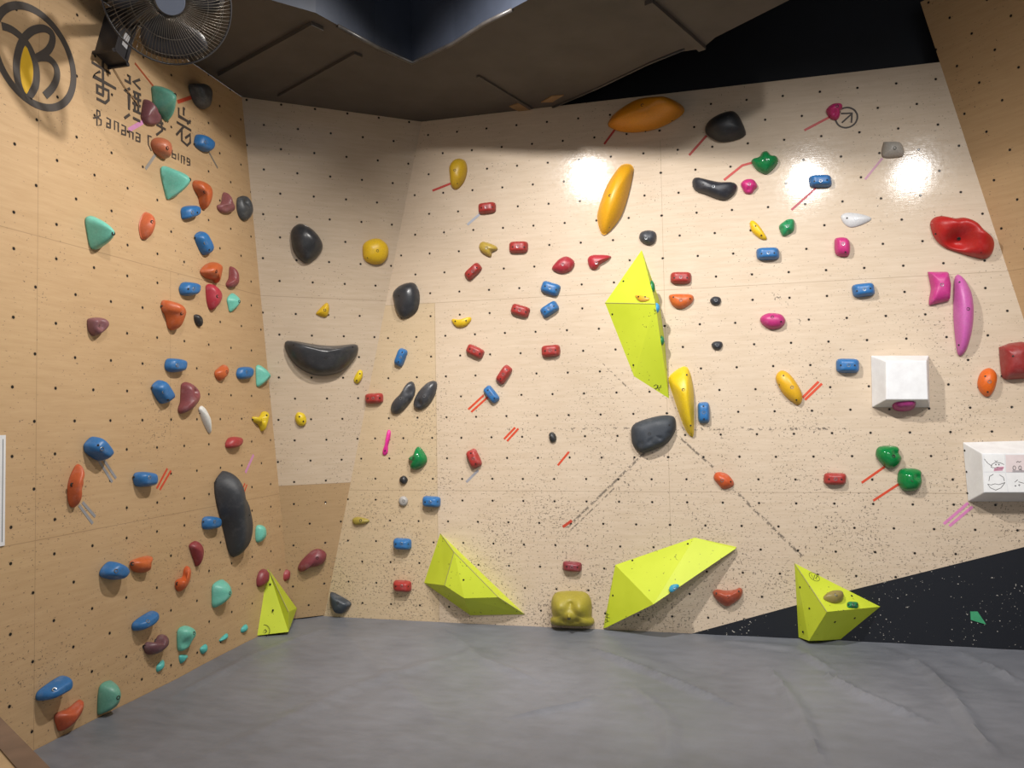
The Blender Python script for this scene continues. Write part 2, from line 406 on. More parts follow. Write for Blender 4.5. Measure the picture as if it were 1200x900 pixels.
for crop, pts in (('w', [(110, 372), (145, 360), (192, 388), (150, 392)]), ('w', [(222, 358), (260, 335), (302, 332), (262, 356)])):
    bm = bmesh.new(); slab(bm, [lv(*p) + Vector((0, 0, -.006)) for p in P_(crop, pts)], (0, 0, -1), .006); to_local(bm, duct); obj('peeled_flap', bm, M_LEFT if False else plain('bare_board', '#8f7250', .7), duct)
M_TAPEG = plain('sealing_tape_grey', '#4a4643', 0.35, .3, 20)
for pl, wd in (([(397, 30), (440, 54), (483, 73), (505, 63), (533, 50), (570, 27), (600, 10)], .03), ([(645, 127), (700, 102), (760, 74), (800, 58)], .018)):
    bm = bmesh.new(); pts = [lv(*p) for p in pl]; pts = [p + Vector((random.uniform(-.008, .008), random.uniform(-.008, .008), -.004)) for p in pts]
    tube(bm, pts, wd * .35, 6); to_local(bm, duct); obj('edge_seal', bm, M_TAPEG, duct, True)

# ================================================================== LANDING MAT
m, nt, b = newmat('grey_tarpaulin', 0.42); v = texco(nt)
n1 = noise_tex(nt, v, 1.5, 4); n2 = noise_tex(nt, v, 8, 4, .6, (1, 2.2, 1)); 
nt.links.new(mixc(nt, (n1 * .6 + n2 * .4).step(.35, .65), lin('#64676e'), lin('#787b83')), b.inputs['Base Color'])
nt.links.new((n2 * .25 + .32).s, b.inputs['Roughness'])
bump(nt, b, noise_tex(nt, v, 6, 4, .6) * 1.0 + noise_tex(nt, v, 500, 1) * 0.02, .35, .01); M_MAT = m
folds = []
for pts, amp, wd in (([(693, 758), (760, 785), (870, 830)], .010, .022), ([(900, 778), (935, 830), (965, 895)], .012, .025), ([(960, 784), (1010, 812), (1090, 846)], .012, .022),
                     ([(1035, 758), (1075, 775), (1105, 800), (1165, 880)], .012, .025), ([(1120, 760), (1200, 800)], .012, .02), ([(520, 735), (560, 770), (640, 800)], .006, .03),
                     ([(600, 838), (680, 822), (700, 812)], .006, .015), ([(740, 800), (780, 840), (790, 890)], .007, .03), ([(200, 815), (300, 765), (380, 735)], .008, .02),
                     ([(850, 750), (930, 758), (985, 790)], .010, .025), ([(400, 740), (520, 850)], .004, .05), ([(250, 880), (420, 800), (560, 760)], .004, .05)):
    q = [on_level(x, y, 0) for x, y in pts]; folds.append((q, amp, wd))
def seg_d(px, py, a, b):
    ax, ay, bx, by = a.x, a.y, b.x, b.y; dx, dy = bx - ax, by - ay; L = dx * dx + dy * dy
    t = max(0, min(1, ((px - ax) * dx + (py - ay) * dy) / L)); return math.hypot(px - ax - t * dx, py - ay - t * dy), t
def mat_z(x, y):
    z = 0.006 * noise.noise(Vector((x * 1.3, y * 1.6, 0))) + 0.0022 * noise.noise(Vector((x * 6, y * 7, 3)))
    for q, amp, wd in folds:
        d = 9
        for i in range(len(q) - 1):
            dd, t = seg_d(x, y, q[i], q[i + 1]); e = min((i + t) / (len(q) - 1), 1 - (i + t) / (len(q) - 1)) * 4
            dd += max(0, 1 - e) * wd
            d = min(d, dd)
        if d < wd * 3: z += 2.6 * amp * math.exp(-(d / wd) ** 2)
    e = min(x - XL, YM - y)
    if e < .12: z += 0.005 * (1 - e / .12) ** 2
    return min(z - 0.010, 0.012 if e > .3 else -0.001)
bm = bmesh.new(); NX, NY = 230, 200; X0, X1, Y0, Y1 = XL + .003, 3.3, 0.6, YM - .003
gv = [[bm.verts.new((X0 + (X1 - X0) * i / NX, Y0 + (Y1 - Y0) * j / NY, 0)) for i in range(NX + 1)] for j in range(NY + 1)]
for r_ in gv:
    for vv in r_: vv.co.z = mat_z(vv.co.x, vv.co.y)
for j in range(NY):
    for i in range(NX): bm.faces.new((gv[j][i], gv[j][i + 1], gv[j + 1][i + 1], gv[j + 1][i]))
edge = [gv[0][i] for i in range(NX + 1)] + [gv[j][NX] for j in range(1, NY + 1)] + [gv[NY][i] for i in range(NX - 1, -1, -1)] + [gv[j][0] for j in range(NY - 1, 0, -1)]
lowv = [bm.verts.new((e.co.x, e.co.y, -.399)) for e in edge]
for i in range(len(edge)):
    j = (i + 1) % len(edge); bm.faces.new((edge[i], lowv[i], lowv[j], edge[j]))
bm.faces.new(lowv[::-1])
tag(obj('landing_mat', bm, M_MAT, None, True, 50), 'thick landing mat under a wrinkled grey tarpaulin cover', 'mat')

# ================================================================== HOLDS
M_BOLT = plain('steel_bolt', '#8d8f92', 0.35, .1, 40, 0, .9); M_PIT = plain('dark_socket', '#15130f', 0.8, .1, 40, 0)
M_SCREW = plain('dark_screw', '#23201d', 0.6, .1, 40, 0)
def bolt_bm(r=.0085):
    bm = bmesh.new(); seg = 16; rings = []
    for rr, h in ((r * 1.15, -.004), (r * 1.1, .0003), (r, .0010), (r * .72, .0008), (r * .62, -.002)):
        rings.append([bm.verts.new((rr * math.cos(2 * math.pi * k / seg), rr * math.sin(2 * math.pi * k / seg), h)) for k in range(seg)])
    for A, B in zip(rings, rings[1:]):
        for k in range(seg): bm.faces.new((A[k], A[(k + 1) % seg], B[(k + 1) % seg], B[k]))
    bm.faces.new(rings[-1]).material_index = 1; bm.faces.new(rings[0][::-1])
    return bm
def _me(bm, name, mats):
    bmesh.ops.recalc_face_normals(bm, faces=bm.faces[:]); me = bpy.data.meshes.new(name); bm.to_mesh(me); bm.free()
    for mt in mats: me.materials.append(mt)
    return me
ME_BOLT = _me(bolt_bm(), 'bolt', [M_BOLT, M_PIT])
ME_BOLTD = _me(bolt_bm(.008), 'bolt', [M_SCREW, M_PIT])
bm = bmesh.new(); cyl(bm, .0052, .0045, .005, Matrix.Identity(4), 12); ME_SCREW = _me(bm, 'screw', [M_SCREW])

BLUE, RED, ORANGE, MINT, DARK, YEL, MAG, PINK, GREEN, MAROON, MAUVE = '#2c6ca8', '#a3332f', '#bf5e30', '#72c4b2', '#37383d', '#e0b822', '#bd2f72', '#c35fa6', '#177a43', '#86373c', '#8b5558'
COUNT = 0
def hold(plane, crop, shape, color, H, label, group, name='climbing_hold', pole=None, p=2.2, q=2.0, bolts=None, screws=(), dents=(), bumps=(), tilt=0.0, rough=.42,
         chalk=.35, dark=False, ridge=None, nz=.02, cat='climbing hold', kview=1.0, sharp=None, sm=True, floorz=None, seg=44, rings=11):
    global COUNT; COUNT += 1
    blockform = None
    if isinstance(shape, tuple):                         # (cx, cy, length, width, angle) block
        cx, cy, L, W, ang = shape; a = math.radians(ang); ca, sa = math.cos(a), math.sin(a); out = []
        for k in range(seg):
            t = 2 * math.pi * k / seg; c_, s_ = math.cos(t), math.sin(t)
            x = L / 2 * math.copysign(abs(c_) ** .42, c_); y = W / 2 * math.copysign(abs(s_) ** .42, s_)
            out.append((cx + x * ca - y * sa, cy + x * sa + y * ca))
        blockform = [(cx - L * .33 * ca, cy - L * .33 * sa), (cx + L * .33 * ca, cy + L * .33 * sa)]
        px = P_(crop, out); px = resample(px, seg)
        if pole is None: pole = (cx, cy)
        if screws == (): screws = blockform
        ridge_dir = None
    else:
        px = P_(crop, shape); px = smooth_closed(px, seg) if sm else resample(px, seg)
    cpx = (sum(a[0] for a in px) / len(px), sum(a[1] for a in px) / len(px))
    polepx = P_(crop, [pole])[0] if pole else cpx
    O = plane.at(*cpx); mw = Matrix((tuple(plane.hu) + (O.x,), tuple(plane.hv) + (O.y,), tuple(plane.n) + (O.z,), (0, 0, 0, 1)))
    mw = Matrix(((plane.hu.x, plane.hv.x, plane.n.x, O.x), (plane.hu.y, plane.hv.y, plane.n.y, O.y), (plane.hu.z, plane.hv.z, plane.n.z, O.z), (0, 0, 0, 1)))
    inv = mw.inverted(); loc = lambda P: (lambda q_: (q_.x, q_.y))(inv @ P)
    pts = [loc(plane.at(*a)) for a in px]
    d = ray(*cpx); dn = abs(d.dot(plane.n)); dt = (d.dot(plane.hu) / dn, d.dot(plane.hv) / dn)
    s = (dt[0] * H, dt[1] * H); sl = math.hypot(*s)
    if sl > 1e-4:
        sh = (s[0] / sl, s[1] / sl); pr = [a[0] * sh[0] + a[1] * sh[1] for a in pts]; wdt = max(pr) - min(pr)
        f = max(.5, 1 - .5 * kview * sl / wdt); mid = (max(pr) + min(pr)) / 2; nm = mid - .27 * sl * kview
        pts = [(a[0] + (nm + (t - mid) * f - t) * sh[0], a[1] + (nm + (t - mid) * f - t) * sh[1]) for a, t in zip(pts, pr)]
    cen = (sum(a[0] for a in pts) / len(pts), sum(a[1] for a in pts) / len(pts))
    if pole:
        P0 = loc(plane.at(*polepx, h=H * .85)); cen = (cen[0] * .35 + P0[0] * .65, cen[1] * .35 + P0[1] * .65)
    size = max(max(a[0] for a in pts) - min(a[0] for a in pts), max(a[1] for a in pts) - min(a[1] for a in pts))
    dl = [(loc(plane.at(*P_(crop, [(x, y)])[0], h=H * .7)), r_ / CROP[crop][2] * .005, dp) for x, y, r_, dp in dents]
    dl += [(loc(plane.at(*P_(crop, [(x, y)])[0], h=H * .7)), r_ / CROP[crop][2] * .005, -dp) for x, y, r_, dp in bumps]
    bm = bmesh.new(); prev = None; seed = COUNT * 3.7
    base = [bm.verts.new((cen[0] + (a[0] - cen[0]) * .97, cen[1] + (a[1] - cen[1]) * .97, 0)) for a in pts]; prev = base; bfirst = base
    vmax = max(abs(a[1] - cen[1]) for a in pts)
    def hh(x, y, r):
        h = H * max(0.0, 1 - r ** p) ** (1 / q)
        edge_k = (1 - r ** 6)
        if tilt: h *= 1 + tilt * (y - cen[1]) / vmax * 1.0
        if ridge:
            (x1, y1), (x2, y2) = ridge_l; L = math.hypot(x2 - x1, y2 - y1); dd = abs((x - x1) * (y2 - y1) - (y - y1) * (x2 - x1)) / L
            h += H * .35 * math.exp(-(dd / (size * .12)) ** 2) * edge_k
        for (c0, rr, dp) in dl: h -= dp * H * math.exp(-((x - c0[0]) ** 2 + (y - c0[1]) ** 2) / (rr * rr)) * edge_k
        h += nz * size * noise.noise(Vector((x / size * 3.2 + seed, y / size * 3.2, seed))) * (1 - r ** 3)
        return max(h, .0015)
    if ridge: ridge_l = [loc(plane.at(*P_(crop, [a])[0], h=H * .8)) for a in ridge]
    tops = []
    for j in range(rings):
        t = j / rings; r = math.cos(t * math.pi / 2) ** .8 if q >= 1.5 else 1 - t
        ring = []
        for a in pts:
            x, y = cen[0] + (a[0] - cen[0]) * r, cen[1] + (a[1] - cen[1]) * r
            h = hh(x, y, r) if j else max(.08 * H, .002)
            ring.append(bm.verts.new((x, y, h))); tops.append((x, y, h))
        for k in range(seg): bm.faces.new((prev[k], prev[(k + 1) % seg], ring[(k + 1) % seg], ring[k]))
        prev = ring
    pv = bm.verts.new((cen[0], cen[1], hh(cen[0], cen[1], 0))); tops.append(tuple(pv.co))
    for k in range(seg): bm.faces.new((prev[k], prev[(k + 1) % seg], pv))
    bm.faces.new(bfirst[::-1])
    if O.z < .3:
        for v in bm.verts:
            wz = (mw @ v.co).z
            if wz < .005: v.co = inv @ (lambda q_: Vector((q_.x, q_.y, .005)))(mw @ v.co)
    root = thing(name, label, cat, group=group, mw=mw)
    obj('grip', bm, hold_mat(color, chalk, rough), root, True, sharp)
    if bolts is None: bolts = [pole] if pole else []
    gc = (sum(a[0] for a in pts) / len(pts), sum(a[1] for a in pts) / len(pts))
    def put(me, x, y, nm):
        P1 = loc(plane.at(*P_(crop, [(x, y)])[0], h=H * .9)); P1 = (P1[0] + (gc[0] - P1[0]) * .12, P1[1] + (gc[1] - P1[1]) * .12)
        near = sorted(tops, key=lambda t: (t[0] - P1[0]) ** 2 + (t[1] - P1[1]) ** 2)[:6]
        c = Vector(near[0]); ax = Vector((0, 0, 1))
        e1 = Vector(near[1]) - c
        for t in near[2:]:
            e2 = Vector(t) - c; nn = e1.cross(e2)
            if nn.length > .2 * e1.length * e2.length and nn.length > 1e-9: ax = nn.normalized(); break
        if ax.z < 0: ax = -ax
        ax = (ax + Vector((0, 0, .6))).normalized()
        hz = sum(t[2] for t in near[:2]) / 2
        b_ = bpy.data.objects.new(nm, me); COL.objects.link(b_); b_.parent = root; b_.location = (near[0][0], near[0][1], hz)
        b_.rotation_euler = ax.to_track_quat('Z', 'Y').to_euler()
    for x, y in bolts: put(ME_BOLTD if dark else ME_BOLT, x, y, 'bolt')
    for x, y in screws: put(ME_SCREW, x, y, 'screw')
    return root

BB = 'blue block holds'; RB = 'red block holds'
def blue(pl, crop, sh, label, H=.05, **k): k.setdefault('bolts', None); hold(pl, crop, sh, BLUE, H, label, BB, name='block_hold', p=4.2, q=1.7, nz=.012, **k)
def red(pl, crop, sh, label, H=.048, **k): hold(pl, crop, sh, RED, H, label, RB, name='block_hold', p=4.2, q=1.7, nz=.012, **k)
L, M, F = LEFT, MAIN, FACET
#--- left wall, from the top
LG = 'holds on the left wall'; MG = 'holds on the back wall'; FG = 'holds on the corner panel'
hold(L, 'b', [(500,105),(560,103),(610,115),(640,150),(640,210),(600,310),(545,265),(500,230),(495,150)], '#5f9f8c', .10, 'mint green pointed hold covering part of the black lettering near the fan', LG, pole=(600,165), bolts=[(627,153)], dark=True, q=1.3, p=1.6)
hold(L, 'b', [(705,100),(745,88),(800,90),(840,120),(845,160),(825,225),(795,240),(755,220),(725,180)], '#4a4a4c', .08, 'charcoal rounded hold at the top of the left wall, right of the fan', LG, pole=(775,140), bolts=[], p=3)
hold(L, 'b', [(460,180),(500,215),(520,260),(545,290),(535,325),(490,335),(450,325),(425,290),(430,260),(445,210)], '#7a4c52', .06, 'dusky mauve lumpy hold between the black characters, above the pink tape', LG, dents=[(500,290,30,.35)], bumps=[(460,260,25,.25)])
hold(L, 'b', [(483,440),(505,412),(550,405),(595,425),(608,470),(595,520),(570,530),(520,505),(495,480)], '#bb6c4c', .065, 'faded orange round hold covering the middle of the word under the lettering', LG, pole=(575,470), dark=True)
blue(L, 'b', [(738,420),(755,388),(800,395),(855,430),(855,465),(830,488),(790,485),(740,455)], 'blue block hold right of the lettering with a thin grey tape below', bolts=[(800,432)], screws=[(770,435)])
hold(L, 'b', [(543,583),(650,590),(700,612),(725,650),(720,690),(660,740),(585,768),(570,745)], MINT, .11, 'large mint wedge hold under the lettering, left of an orange hold', LG, pole=(690,655), bolts=[(711,653)], dark=True, p=1.5, q=1.2, sharp=40)
hold(L, 'b', [(735,660),(790,660),(840,690),(850,740),(830,800),(800,828),(775,800),(765,750),(730,700)], ORANGE, .06, 'bright orange hooked hold right of the large mint wedge', LG, pole=(800,725), dark=True)
hold(L, 'b', [(925,725),(945,740),(960,780),(980,815),(970,840),(920,850),(880,835),(870,805),(900,790),(912,745)], MAUVE, .05, 'mauve bell-shaped hold beside the dark oval at the corner', LG, bumps=[(930,770,25,.3)], dents=[(925,815,20,.3)])
hold(L, 'b', [(1000,755),(1050,748),(1080,790),(1085,840),(1065,880),(1030,893),(1000,870),(985,820),(988,775)], '#46494c', .05, 'dark grey oval hold on the left wall against the corner edge', LG, dents=[(1045,785,22,.5)])
blue(L, 'b', [(660,830),(680,810),(750,803),(773,820),(768,855),(730,875),(670,885),(660,860)], 'blue block hold just below the large mint wedge', bolts=[(725,850)], screws=[(750,840)])
hold(L, 'c', [(107,125),(185,120),(250,170),(280,215),(270,260),(215,300),(135,305),(110,210)], MINT, .11, 'large mint cone hold alone at the left below the round logo', LG, pole=(240,215), bolts=[(256,222)], dark=True, p=1.5, q=1.25)
hold(L, 'c', [(465,92),(500,105),(512,150),(498,200),(475,245),(440,255),(422,240),(413,180),(430,130)], '#c4643f', .055, 'faded orange angular hold right of the large mint cone', LG, pole=(488,150), dark=True, q=1.5)
blue(L, 'c', [(737,235),(770,208),(800,215),(850,300),(835,335),(795,342),(760,295)], 'steeply tilted blue block hold above the orange arched hold', bolts=[(800,272)], screws=[(765,240),(825,322)])
hold(L, 'c', [(770,440),(810,400),(860,385),(900,395),(910,425),(885,507),(860,490),(800,475)], ORANGE, .06, 'orange arched hold above the crimson hold near the corner', LG, pole=(857,440), dark=True, bumps=[(830,410,40,.25)])
hold(L, 'c', [(960,410),(990,430),(1000,500),(985,530),(940,538),(922,515),(945,480),(952,430)], '#8a4548', .045, 'dull maroon boot-shaped hold right of the orange arched hold', LG)
blue(L, 'c', [(650,530),(680,503),(760,510),(775,535),(760,570),(720,583),(665,580),(650,560)], 'blue block hold left of the crimson hold', bolts=[(727,545)], screws=[(700,540)])
hold(L, 'c', [(810,520),(850,515),(890,545),(905,590),(880,640),(835,668),(812,625),(805,560)], '#b03544', .055, 'crimson half-round hold between a blue block and a small mint hold', LG, pole=(870,587), dark=True)
hold(L, 'c', [(930,600),(965,568),(1000,580),(1015,620),(1000,650),(950,680),(935,640)], MINT, .045, 'small mint diamond hold right of the crimson hold', LG, pole=(1000,615), dark=True, q=1.2, p=1.6)
hold(L, 'c', [(545,620),(570,608),(650,630),(690,670),(685,700),(650,770),(620,785),(590,770),(570,700),(545,665)], ORANGE, .07, 'orange triangular jug left of a tiny black hold', LG, pole=(655,685), dark=True, screws=[(575,628)], bumps=[(640,650,40,.25)])
hold(L, 'c', [(738,695),(765,693),(785,715),(788,755),(770,765),(745,745),(735,715)], '#2c2c2e', .03, 'tiny black oval hold right of the orange triangular jug', LG, nz=.01)
hold(L, 'c', [(110,735),(125,715),(200,710),(240,730),(238,765),(190,805),(150,818),(118,790)], '#80555a', .06, 'mauve cupped hold alone in the far left middle', LG, pole=(192,758), dark=True, dents=[(192,758,22,.4)])
blue(L, 'd', [(570,195),(590,172),(670,178),(682,205),(665,235),(600,240),(572,225)], 'level blue block hold above the tilted blue and maroon pair', bolts=[(630,207)])
blue(L, 'd', [(503,310),(545,280),(575,300),(618,360),(608,382),(560,398),(515,350)], 'tilted blue block hold left of the large maroon hold', H=.055, bolts=[(562,342)], screws=[(535,310),(590,385)])
hold(L, 'd', [(660,300),(690,290),(735,315),(750,350),(735,390),(700,430),(650,450),(635,430),(650,390),(655,330)], '#84464a', .07, 'large maroon tongue-shaped hold above the thin white hold', LG, dents=[(728,340,16,.5)])
hold(L, 'd', [(820,240),(850,215),(880,203),(892,225),(880,262),(850,283),(825,268)], ORANGE, .04, 'small orange teardrop hold left of the corner blue block', LG, pole=(880,238), dark=True)
blue(L, 'd', [(930,240),(945,218),(1005,215),(1018,240),(1000,270),(945,275),(930,260)], 'small blue block hold between the orange teardrop and a mint hold', H=.04, bolts=[(980,240)])
hold(L, 'd', [(1030,210),(1065,210),(1105,245),(1108,275),(1080,295),(1035,315),(1028,270)], MINT, .06, 'mint wedge hold touching the corner edge beside a blue block', LG, pole=(1090,255), bolts=[], q=1.2, p=1.6)
hold(L, 'd', [(740,420),(760,410),(780,440),(800,480),(808,545),(795,540),(765,490),(745,445)], '#dcdcd8', .03, 'thin white leaf-shaped hold below the large maroon hold', LG, bolts=[(760,435)], dark=True, chalk=.1)
hold(L, 'd', [(1010,465),(1050,465),(1070,440),(1095,440),(1095,465),(1080,510),(1065,540),(1045,505),(1015,488)], '#d7bb23', .045, 'yellow three-legged hold on the left wall near the corner', LG, bolts=[], dents=[(1065,480,14,.5)], screws=[(1030,475),(1085,455)], chalk=.1)
hold(L, 'd', [(875,595),(900,568),(955,568),(962,595),(935,618),(880,622)], '#a33a3c', .045, 'short red block hold on the left wall above the pink tape', RB, name='block_hold', p=4, q=1.7)
blue(L, 'd', [(165,600),(210,565),(245,578),(305,640),(300,665),(255,685),(180,650),(163,625)], 'large blue block hold with double grey tape below', H=.07, bolts=[(245,628)], screws=[(235,605)])
hold(L, 'e', [(265,25),(285,15),(300,40),(285,60),(290,100),(275,140),(278,185),(260,205),(235,195),(220,140),(230,80)], '#c05c34', .055, 'orange crescent hold with double grey tape at its lower end', LG, pole=(262,100), dark=True, nz=.01)
blue(L, 'e', [(510,65),(530,50),(600,52),(615,75),(610,103),(590,112),(530,113),(512,95)], 'blue block hold with double red tape at its right', H=.06, bolts=[(575,70)], screws=[(545,72)])
hold(L, 'e', [(865,110),(875,75),(915,42),(945,90),(985,150),(1005,180),(1030,280),(1033,330),(1020,385),(975,422),(950,400),(915,290),(880,190)], '#3a3d42', .11, 'very large black pod hold with a flat dark face on the left wall', LG, bolts=[], screws=[(1010,245),(900,60)], ridge=((955,110),(960,400)), p=2.6, nz=.008, rough=.55, chalk=.15)
blue(L, 'e', [(812,262),(830,245),(885,248),(897,270),(885,295),(820,300)], 'small blue block hold left of the very large black pod', bolts=[(865,268)], screws=[(840,268)])
hold(L, 'e', [(1050,290),(1080,283),(1095,300),(1095,335),(1070,358),(1050,350)], MINT, .04, 'small mint rounded hold right of the very large black pod', LG, pole=(1080,315), bolts=[], chalk=.2)
hold(L, 'e', [(755,370),(790,352),(815,375),(818,420),(800,465),(785,440),(765,400)], '#89363b', .045, 'maroon comma-shaped hold below the small blue block', LG)
hold(L, 'e', [(500,440),(595,418),(590,445),(585,485),(545,492),(505,480)], '#c2602e', .05, 'orange boot-shaped hold right of a blue block, low on the left wall', LG, bolts=[(525,452)], dark=True, sharp=50)
hold(L, 'e', [(755,462),(770,475),(765,520),(745,555),(715,575),(695,555),(700,525),(735,510),(742,480)], '#c75c2c', .045, 'orange horn-shaped hold under the maroon comma', LG, pole=(720,540), dark=True)
hold(L, 'e', [(860,545),(915,522),(940,555),(942,590),(910,630),(865,645),(857,600)], '#6dbba9', .07, 'squarish mint hold low on the left wall, nearest the yellow wedge', LG, pole=(930,580), bolts=[(932,582)], dark=True, q=1.3)
blue(L, 'e', [(365,480),(410,443),(460,455),(488,480),(485,500),(450,523),(370,510)], 'wide faceted blue hold left of the orange boot', H=.07, bolts=[(430,485)])
blue(L, 'e', [(510,710),(600,662),(620,670),(617,695),(580,725),(515,748)], 'slanting long blue hold above the mauve kidney', H=.06, bolts=[(570,705)])
hold(L, 'e', [(557,810),(575,795),(610,800),(635,768),(660,765),(670,790),(655,820),(610,850),(575,850),(557,830)], '#6b464c', .06, 'dark mauve kidney-shaped hold low on the left wall', LG, bolts=[(640,780),(585,822)], dark=True)
hold(L, 'e', [(705,745),(740,725),(775,735),(783,765),(760,800),(745,830),(715,835),(705,800)], '#6fbda9', .06, 'mint drop-shaped hold right of the mauve kidney', LG, pole=(770,757), bolts=[(775,757)], dark=True, dents=[(745,805,20,.4)])
CH = 'small mint footholds above the mat'
for sh, cr, lb in (([(712,855),(755,855),(745,870),(720,892)], 'e', 'tiny mint foothold directly under the mint drop'), ([(803,825),(835,805),(838,835),(815,850)], 'e', 'tiny mint foothold right of the mint drop, first of three rising rightward'),
                   ([(890,785),(925,758),(930,775),(905,790),(890,795)], 'e', 'tiny mint foothold, middle of the three rising rightward'), ([(985,735),(1010,718),(1018,735),(1005,752),(985,755)], 'e', 'tiny mint foothold nearest the yellow wedge at the corner'),
                   ([(735,320),(770,293),(772,325),(745,350),(733,345)], 'g', 'tiny mint foothold under the mauve kidney')):
    hold(L, cr, sh, '#55b5b0', .02, lb, CH, name='foothold', q=1.3, chalk=.2, seg=24, rings=6)
hold(L, 'j', [(152,745),(165,712),(190,700),(208,715),(204,755),(175,780),(155,775)], '#84373c', .045, 'maroon round hold behind the left edge of the corner wedge', LG)
blue(L, 'g', [(178,440),(300,373),(330,380),(330,420),(280,450),(180,485)], 'long blue hold at the bottom left above an orange shark-fin hold', H=.075, bolts=[(260,435)])
hold(L, 'g', [(255,550),(330,520),(395,480),(390,530),(340,595),(290,628),(270,610)], '#b55332', .05, 'rust orange fin-shaped hold just above the mat at the left', LG)
hold(L, 'g', [(465,420),(530,390),(555,420),(560,470),(540,525),(480,550),(465,535)], '#639f8c', .075, 'mint lumpy hold resting just above the mat', LG, pole=(548,465), bolts=[(546,470)], dark=True, q=1.4)
#--- corner panel
hold(F, 'j', [(243,740),(270,705),(298,710),(298,745),(265,760)], '#9c3a42', .04, 'small crimson hold right of the corner wedge tip', FG)
hold(F, 'h', [(380,720),(400,690),(430,682),(475,705),(510,745),(522,785),(500,825),(450,857),(410,835),(385,790)], '#36373a', .09, 'glossy black egg-shaped hold high on the corner panel', FG, pole=(460,750), bolts=[], screws=[(490,770)], rough=.3, chalk=.12, nz=.004)
hold(F, 'h', [(693,800),(700,770),(735,750),(775,750),(808,780),(808,825),(780,857),(735,860),(700,840)], YEL, .07, 'round yellow hold high on the corner panel', FG, bolts=[(757,805)], dark=True, screws=[(714,834)], chalk=.1, nz=.01)
hold(F, 'i', [(443,265),(490,220),(505,240),(500,275),(485,288),(450,278)], '#dcb522', .035, 'small yellow three-sided hold above the black smile hold', FG, pole=(483,252), dark=True, chalk=.1, q=1.4)
hold(F, 'i', [(295,405),(330,397),(440,415),(530,422),(625,415),(645,430),(635,470),(570,540),(490,562),(420,555),(350,515),(305,455)], '#37383b', .12, 'wide black smile-shaped hold across the corner panel', FG, pole=(480,440), bolts=[(490,478)], dark=True, screws=[(318,413),(632,428)], rough=.3, chalk=.12, nz=.004, seg=56)
hold(F, 'i', [(620,570),(640,537),(660,540),(660,570),(640,598),(620,590)], '#dcc022', .03, 'small yellow oval hold right below the black smile hold', FG, bolts=[], screws=[(648,548),(630,585)], chalk=.1)
hold(F, 'i', [(343,755),(355,733),(385,740),(398,770),(390,795),(365,797),(348,780)], '#dcc022', .035, 'small yellow oval hold low on the pale part of the corner panel', FG, bolts=[], screws=[(362,752),(385,775)], chalk=.1)
hold(F, 'j', [(335,700),(350,665),(395,620),(430,613),(460,635),(455,670),(430,690),(380,700),(350,718)], '#7d3a42', .07, 'maroon curved hold low on the corner panel', FG, pole=(420,650), dark=True)
#--- back wall, left half
hold(M, 'i', [(795,170),(830,135),(890,123),(920,155),(928,210),(910,265),(850,293),(815,260),(800,205)], '#35363a', .08, 'glossy black shield-shaped hold beside the corner seam', MG, pole=(860,180), bolts=[], screws=[(825,187)], rough=.3, chalk=.12, nz=.004)
hold(M, 'l', [(208,155),(215,143),(250,147),(303,135),(308,155),(280,183),(235,185)], '#e0bb22', .035, 'small yellow half-moon hold right of the black shield', MG, bolts=[], screws=[(225,157),(285,153)], chalk=.1)
hold(M, 'k', [(195,150),(215,115),(245,105),(275,120),(288,165),(275,225),(240,265),(210,250),(200,200)], '#cba425', .075, 'yellow oval hold high up with one red tape at its lower left', MG, bolts=[(230,170)], dark=True, screws=[(232,238)], bumps=[(255,210,15,.12)], chalk=.1)
red(M, 'k', (388,358,92,56,-4), 'red block hold with pale grey tape at its lower left')
red(M, 'k', (546,555,98,60,0), 'level red block hold right of the pale yellow hold')
red(M, 'k', (318,677,95,52,-42), 'red block hold tilted up to the right, below the pale yellow hold')
hold(M, 'k', [(345,550),(365,525),(430,548),(442,568),(415,580),(407,605),(360,580)], '#b89c43', .045, 'pale yellow notched hold between two red blocks', MG, pole=(390,562), chalk=.5)
hold(M, 'k', [(713,655),(750,612),(790,600),(828,630),(815,670),(770,688),(725,675)], '#a52f3a', .05, 'crimson snail-shaped hold pointing left, above the blue blocks', MG, pole=(772,643))
hold(M, 'k', [(893,612),(920,592),(990,595),(1012,608),(960,640),(935,668),(905,660)], '#ad2c38', .045, 'crimson hold with a tip pointing right, near the yellow shard', MG, pole=(935,635))
blue(M, 'k', (707,762,98,62,18), 'upper of the two blue blocks left of the tall lime volume')
blue(M, 'l', (702,96,95,58,-32), 'lower, up-tilted one of the two blue blocks left of the tall lime volume')
red(M, 'l', (555,102,98,55,17), 'red block hold left of the two blue blocks')
red(M, 'l', (328,307,95,50,25), 'red block hold tilted down to the right, below the yellow half-moon')
red(M, 'l', (708,305,97,60,-4), 'level red block hold alone below the two blue blocks')
red(M, 'l', (473,424,100,52,-55), 'steep red block hold just above the taped blue block')
blue(M, 'l', (410,523,95,48,50), 'blue block hold with double orange tape at its lower left', H=.045)
blue(M, 'i', (838,475,85,48,-68), 'nearly upright blue block hold above the two black pebbles')
red(M, 'i', (713,667,90,48,-2), 'red block hold at the corner seam left of the black pebbles')
hold(M, 'i', [(785,715),(800,680),(840,640),(870,595),(895,590),(908,620),(900,660),(870,700),(830,735),(795,738)], '#404145', .06, 'left of the two long black pebble holds lying side by side', MG, 'climbing_hold', bolts=[(842,668)], screws=[(885,635)], dents=[(885,635,20,.4)], rough=.35)
hold(M, 'i', [(893,690),(915,640),(960,595),(995,585),(1010,600),(1000,650),(970,695),(930,720),(900,715)], '#404145', .06, 'right of the two long black pebble holds lying side by side', MG, bolts=[(952,658)], dents=[(925,690,14,.3)], rough=.35)
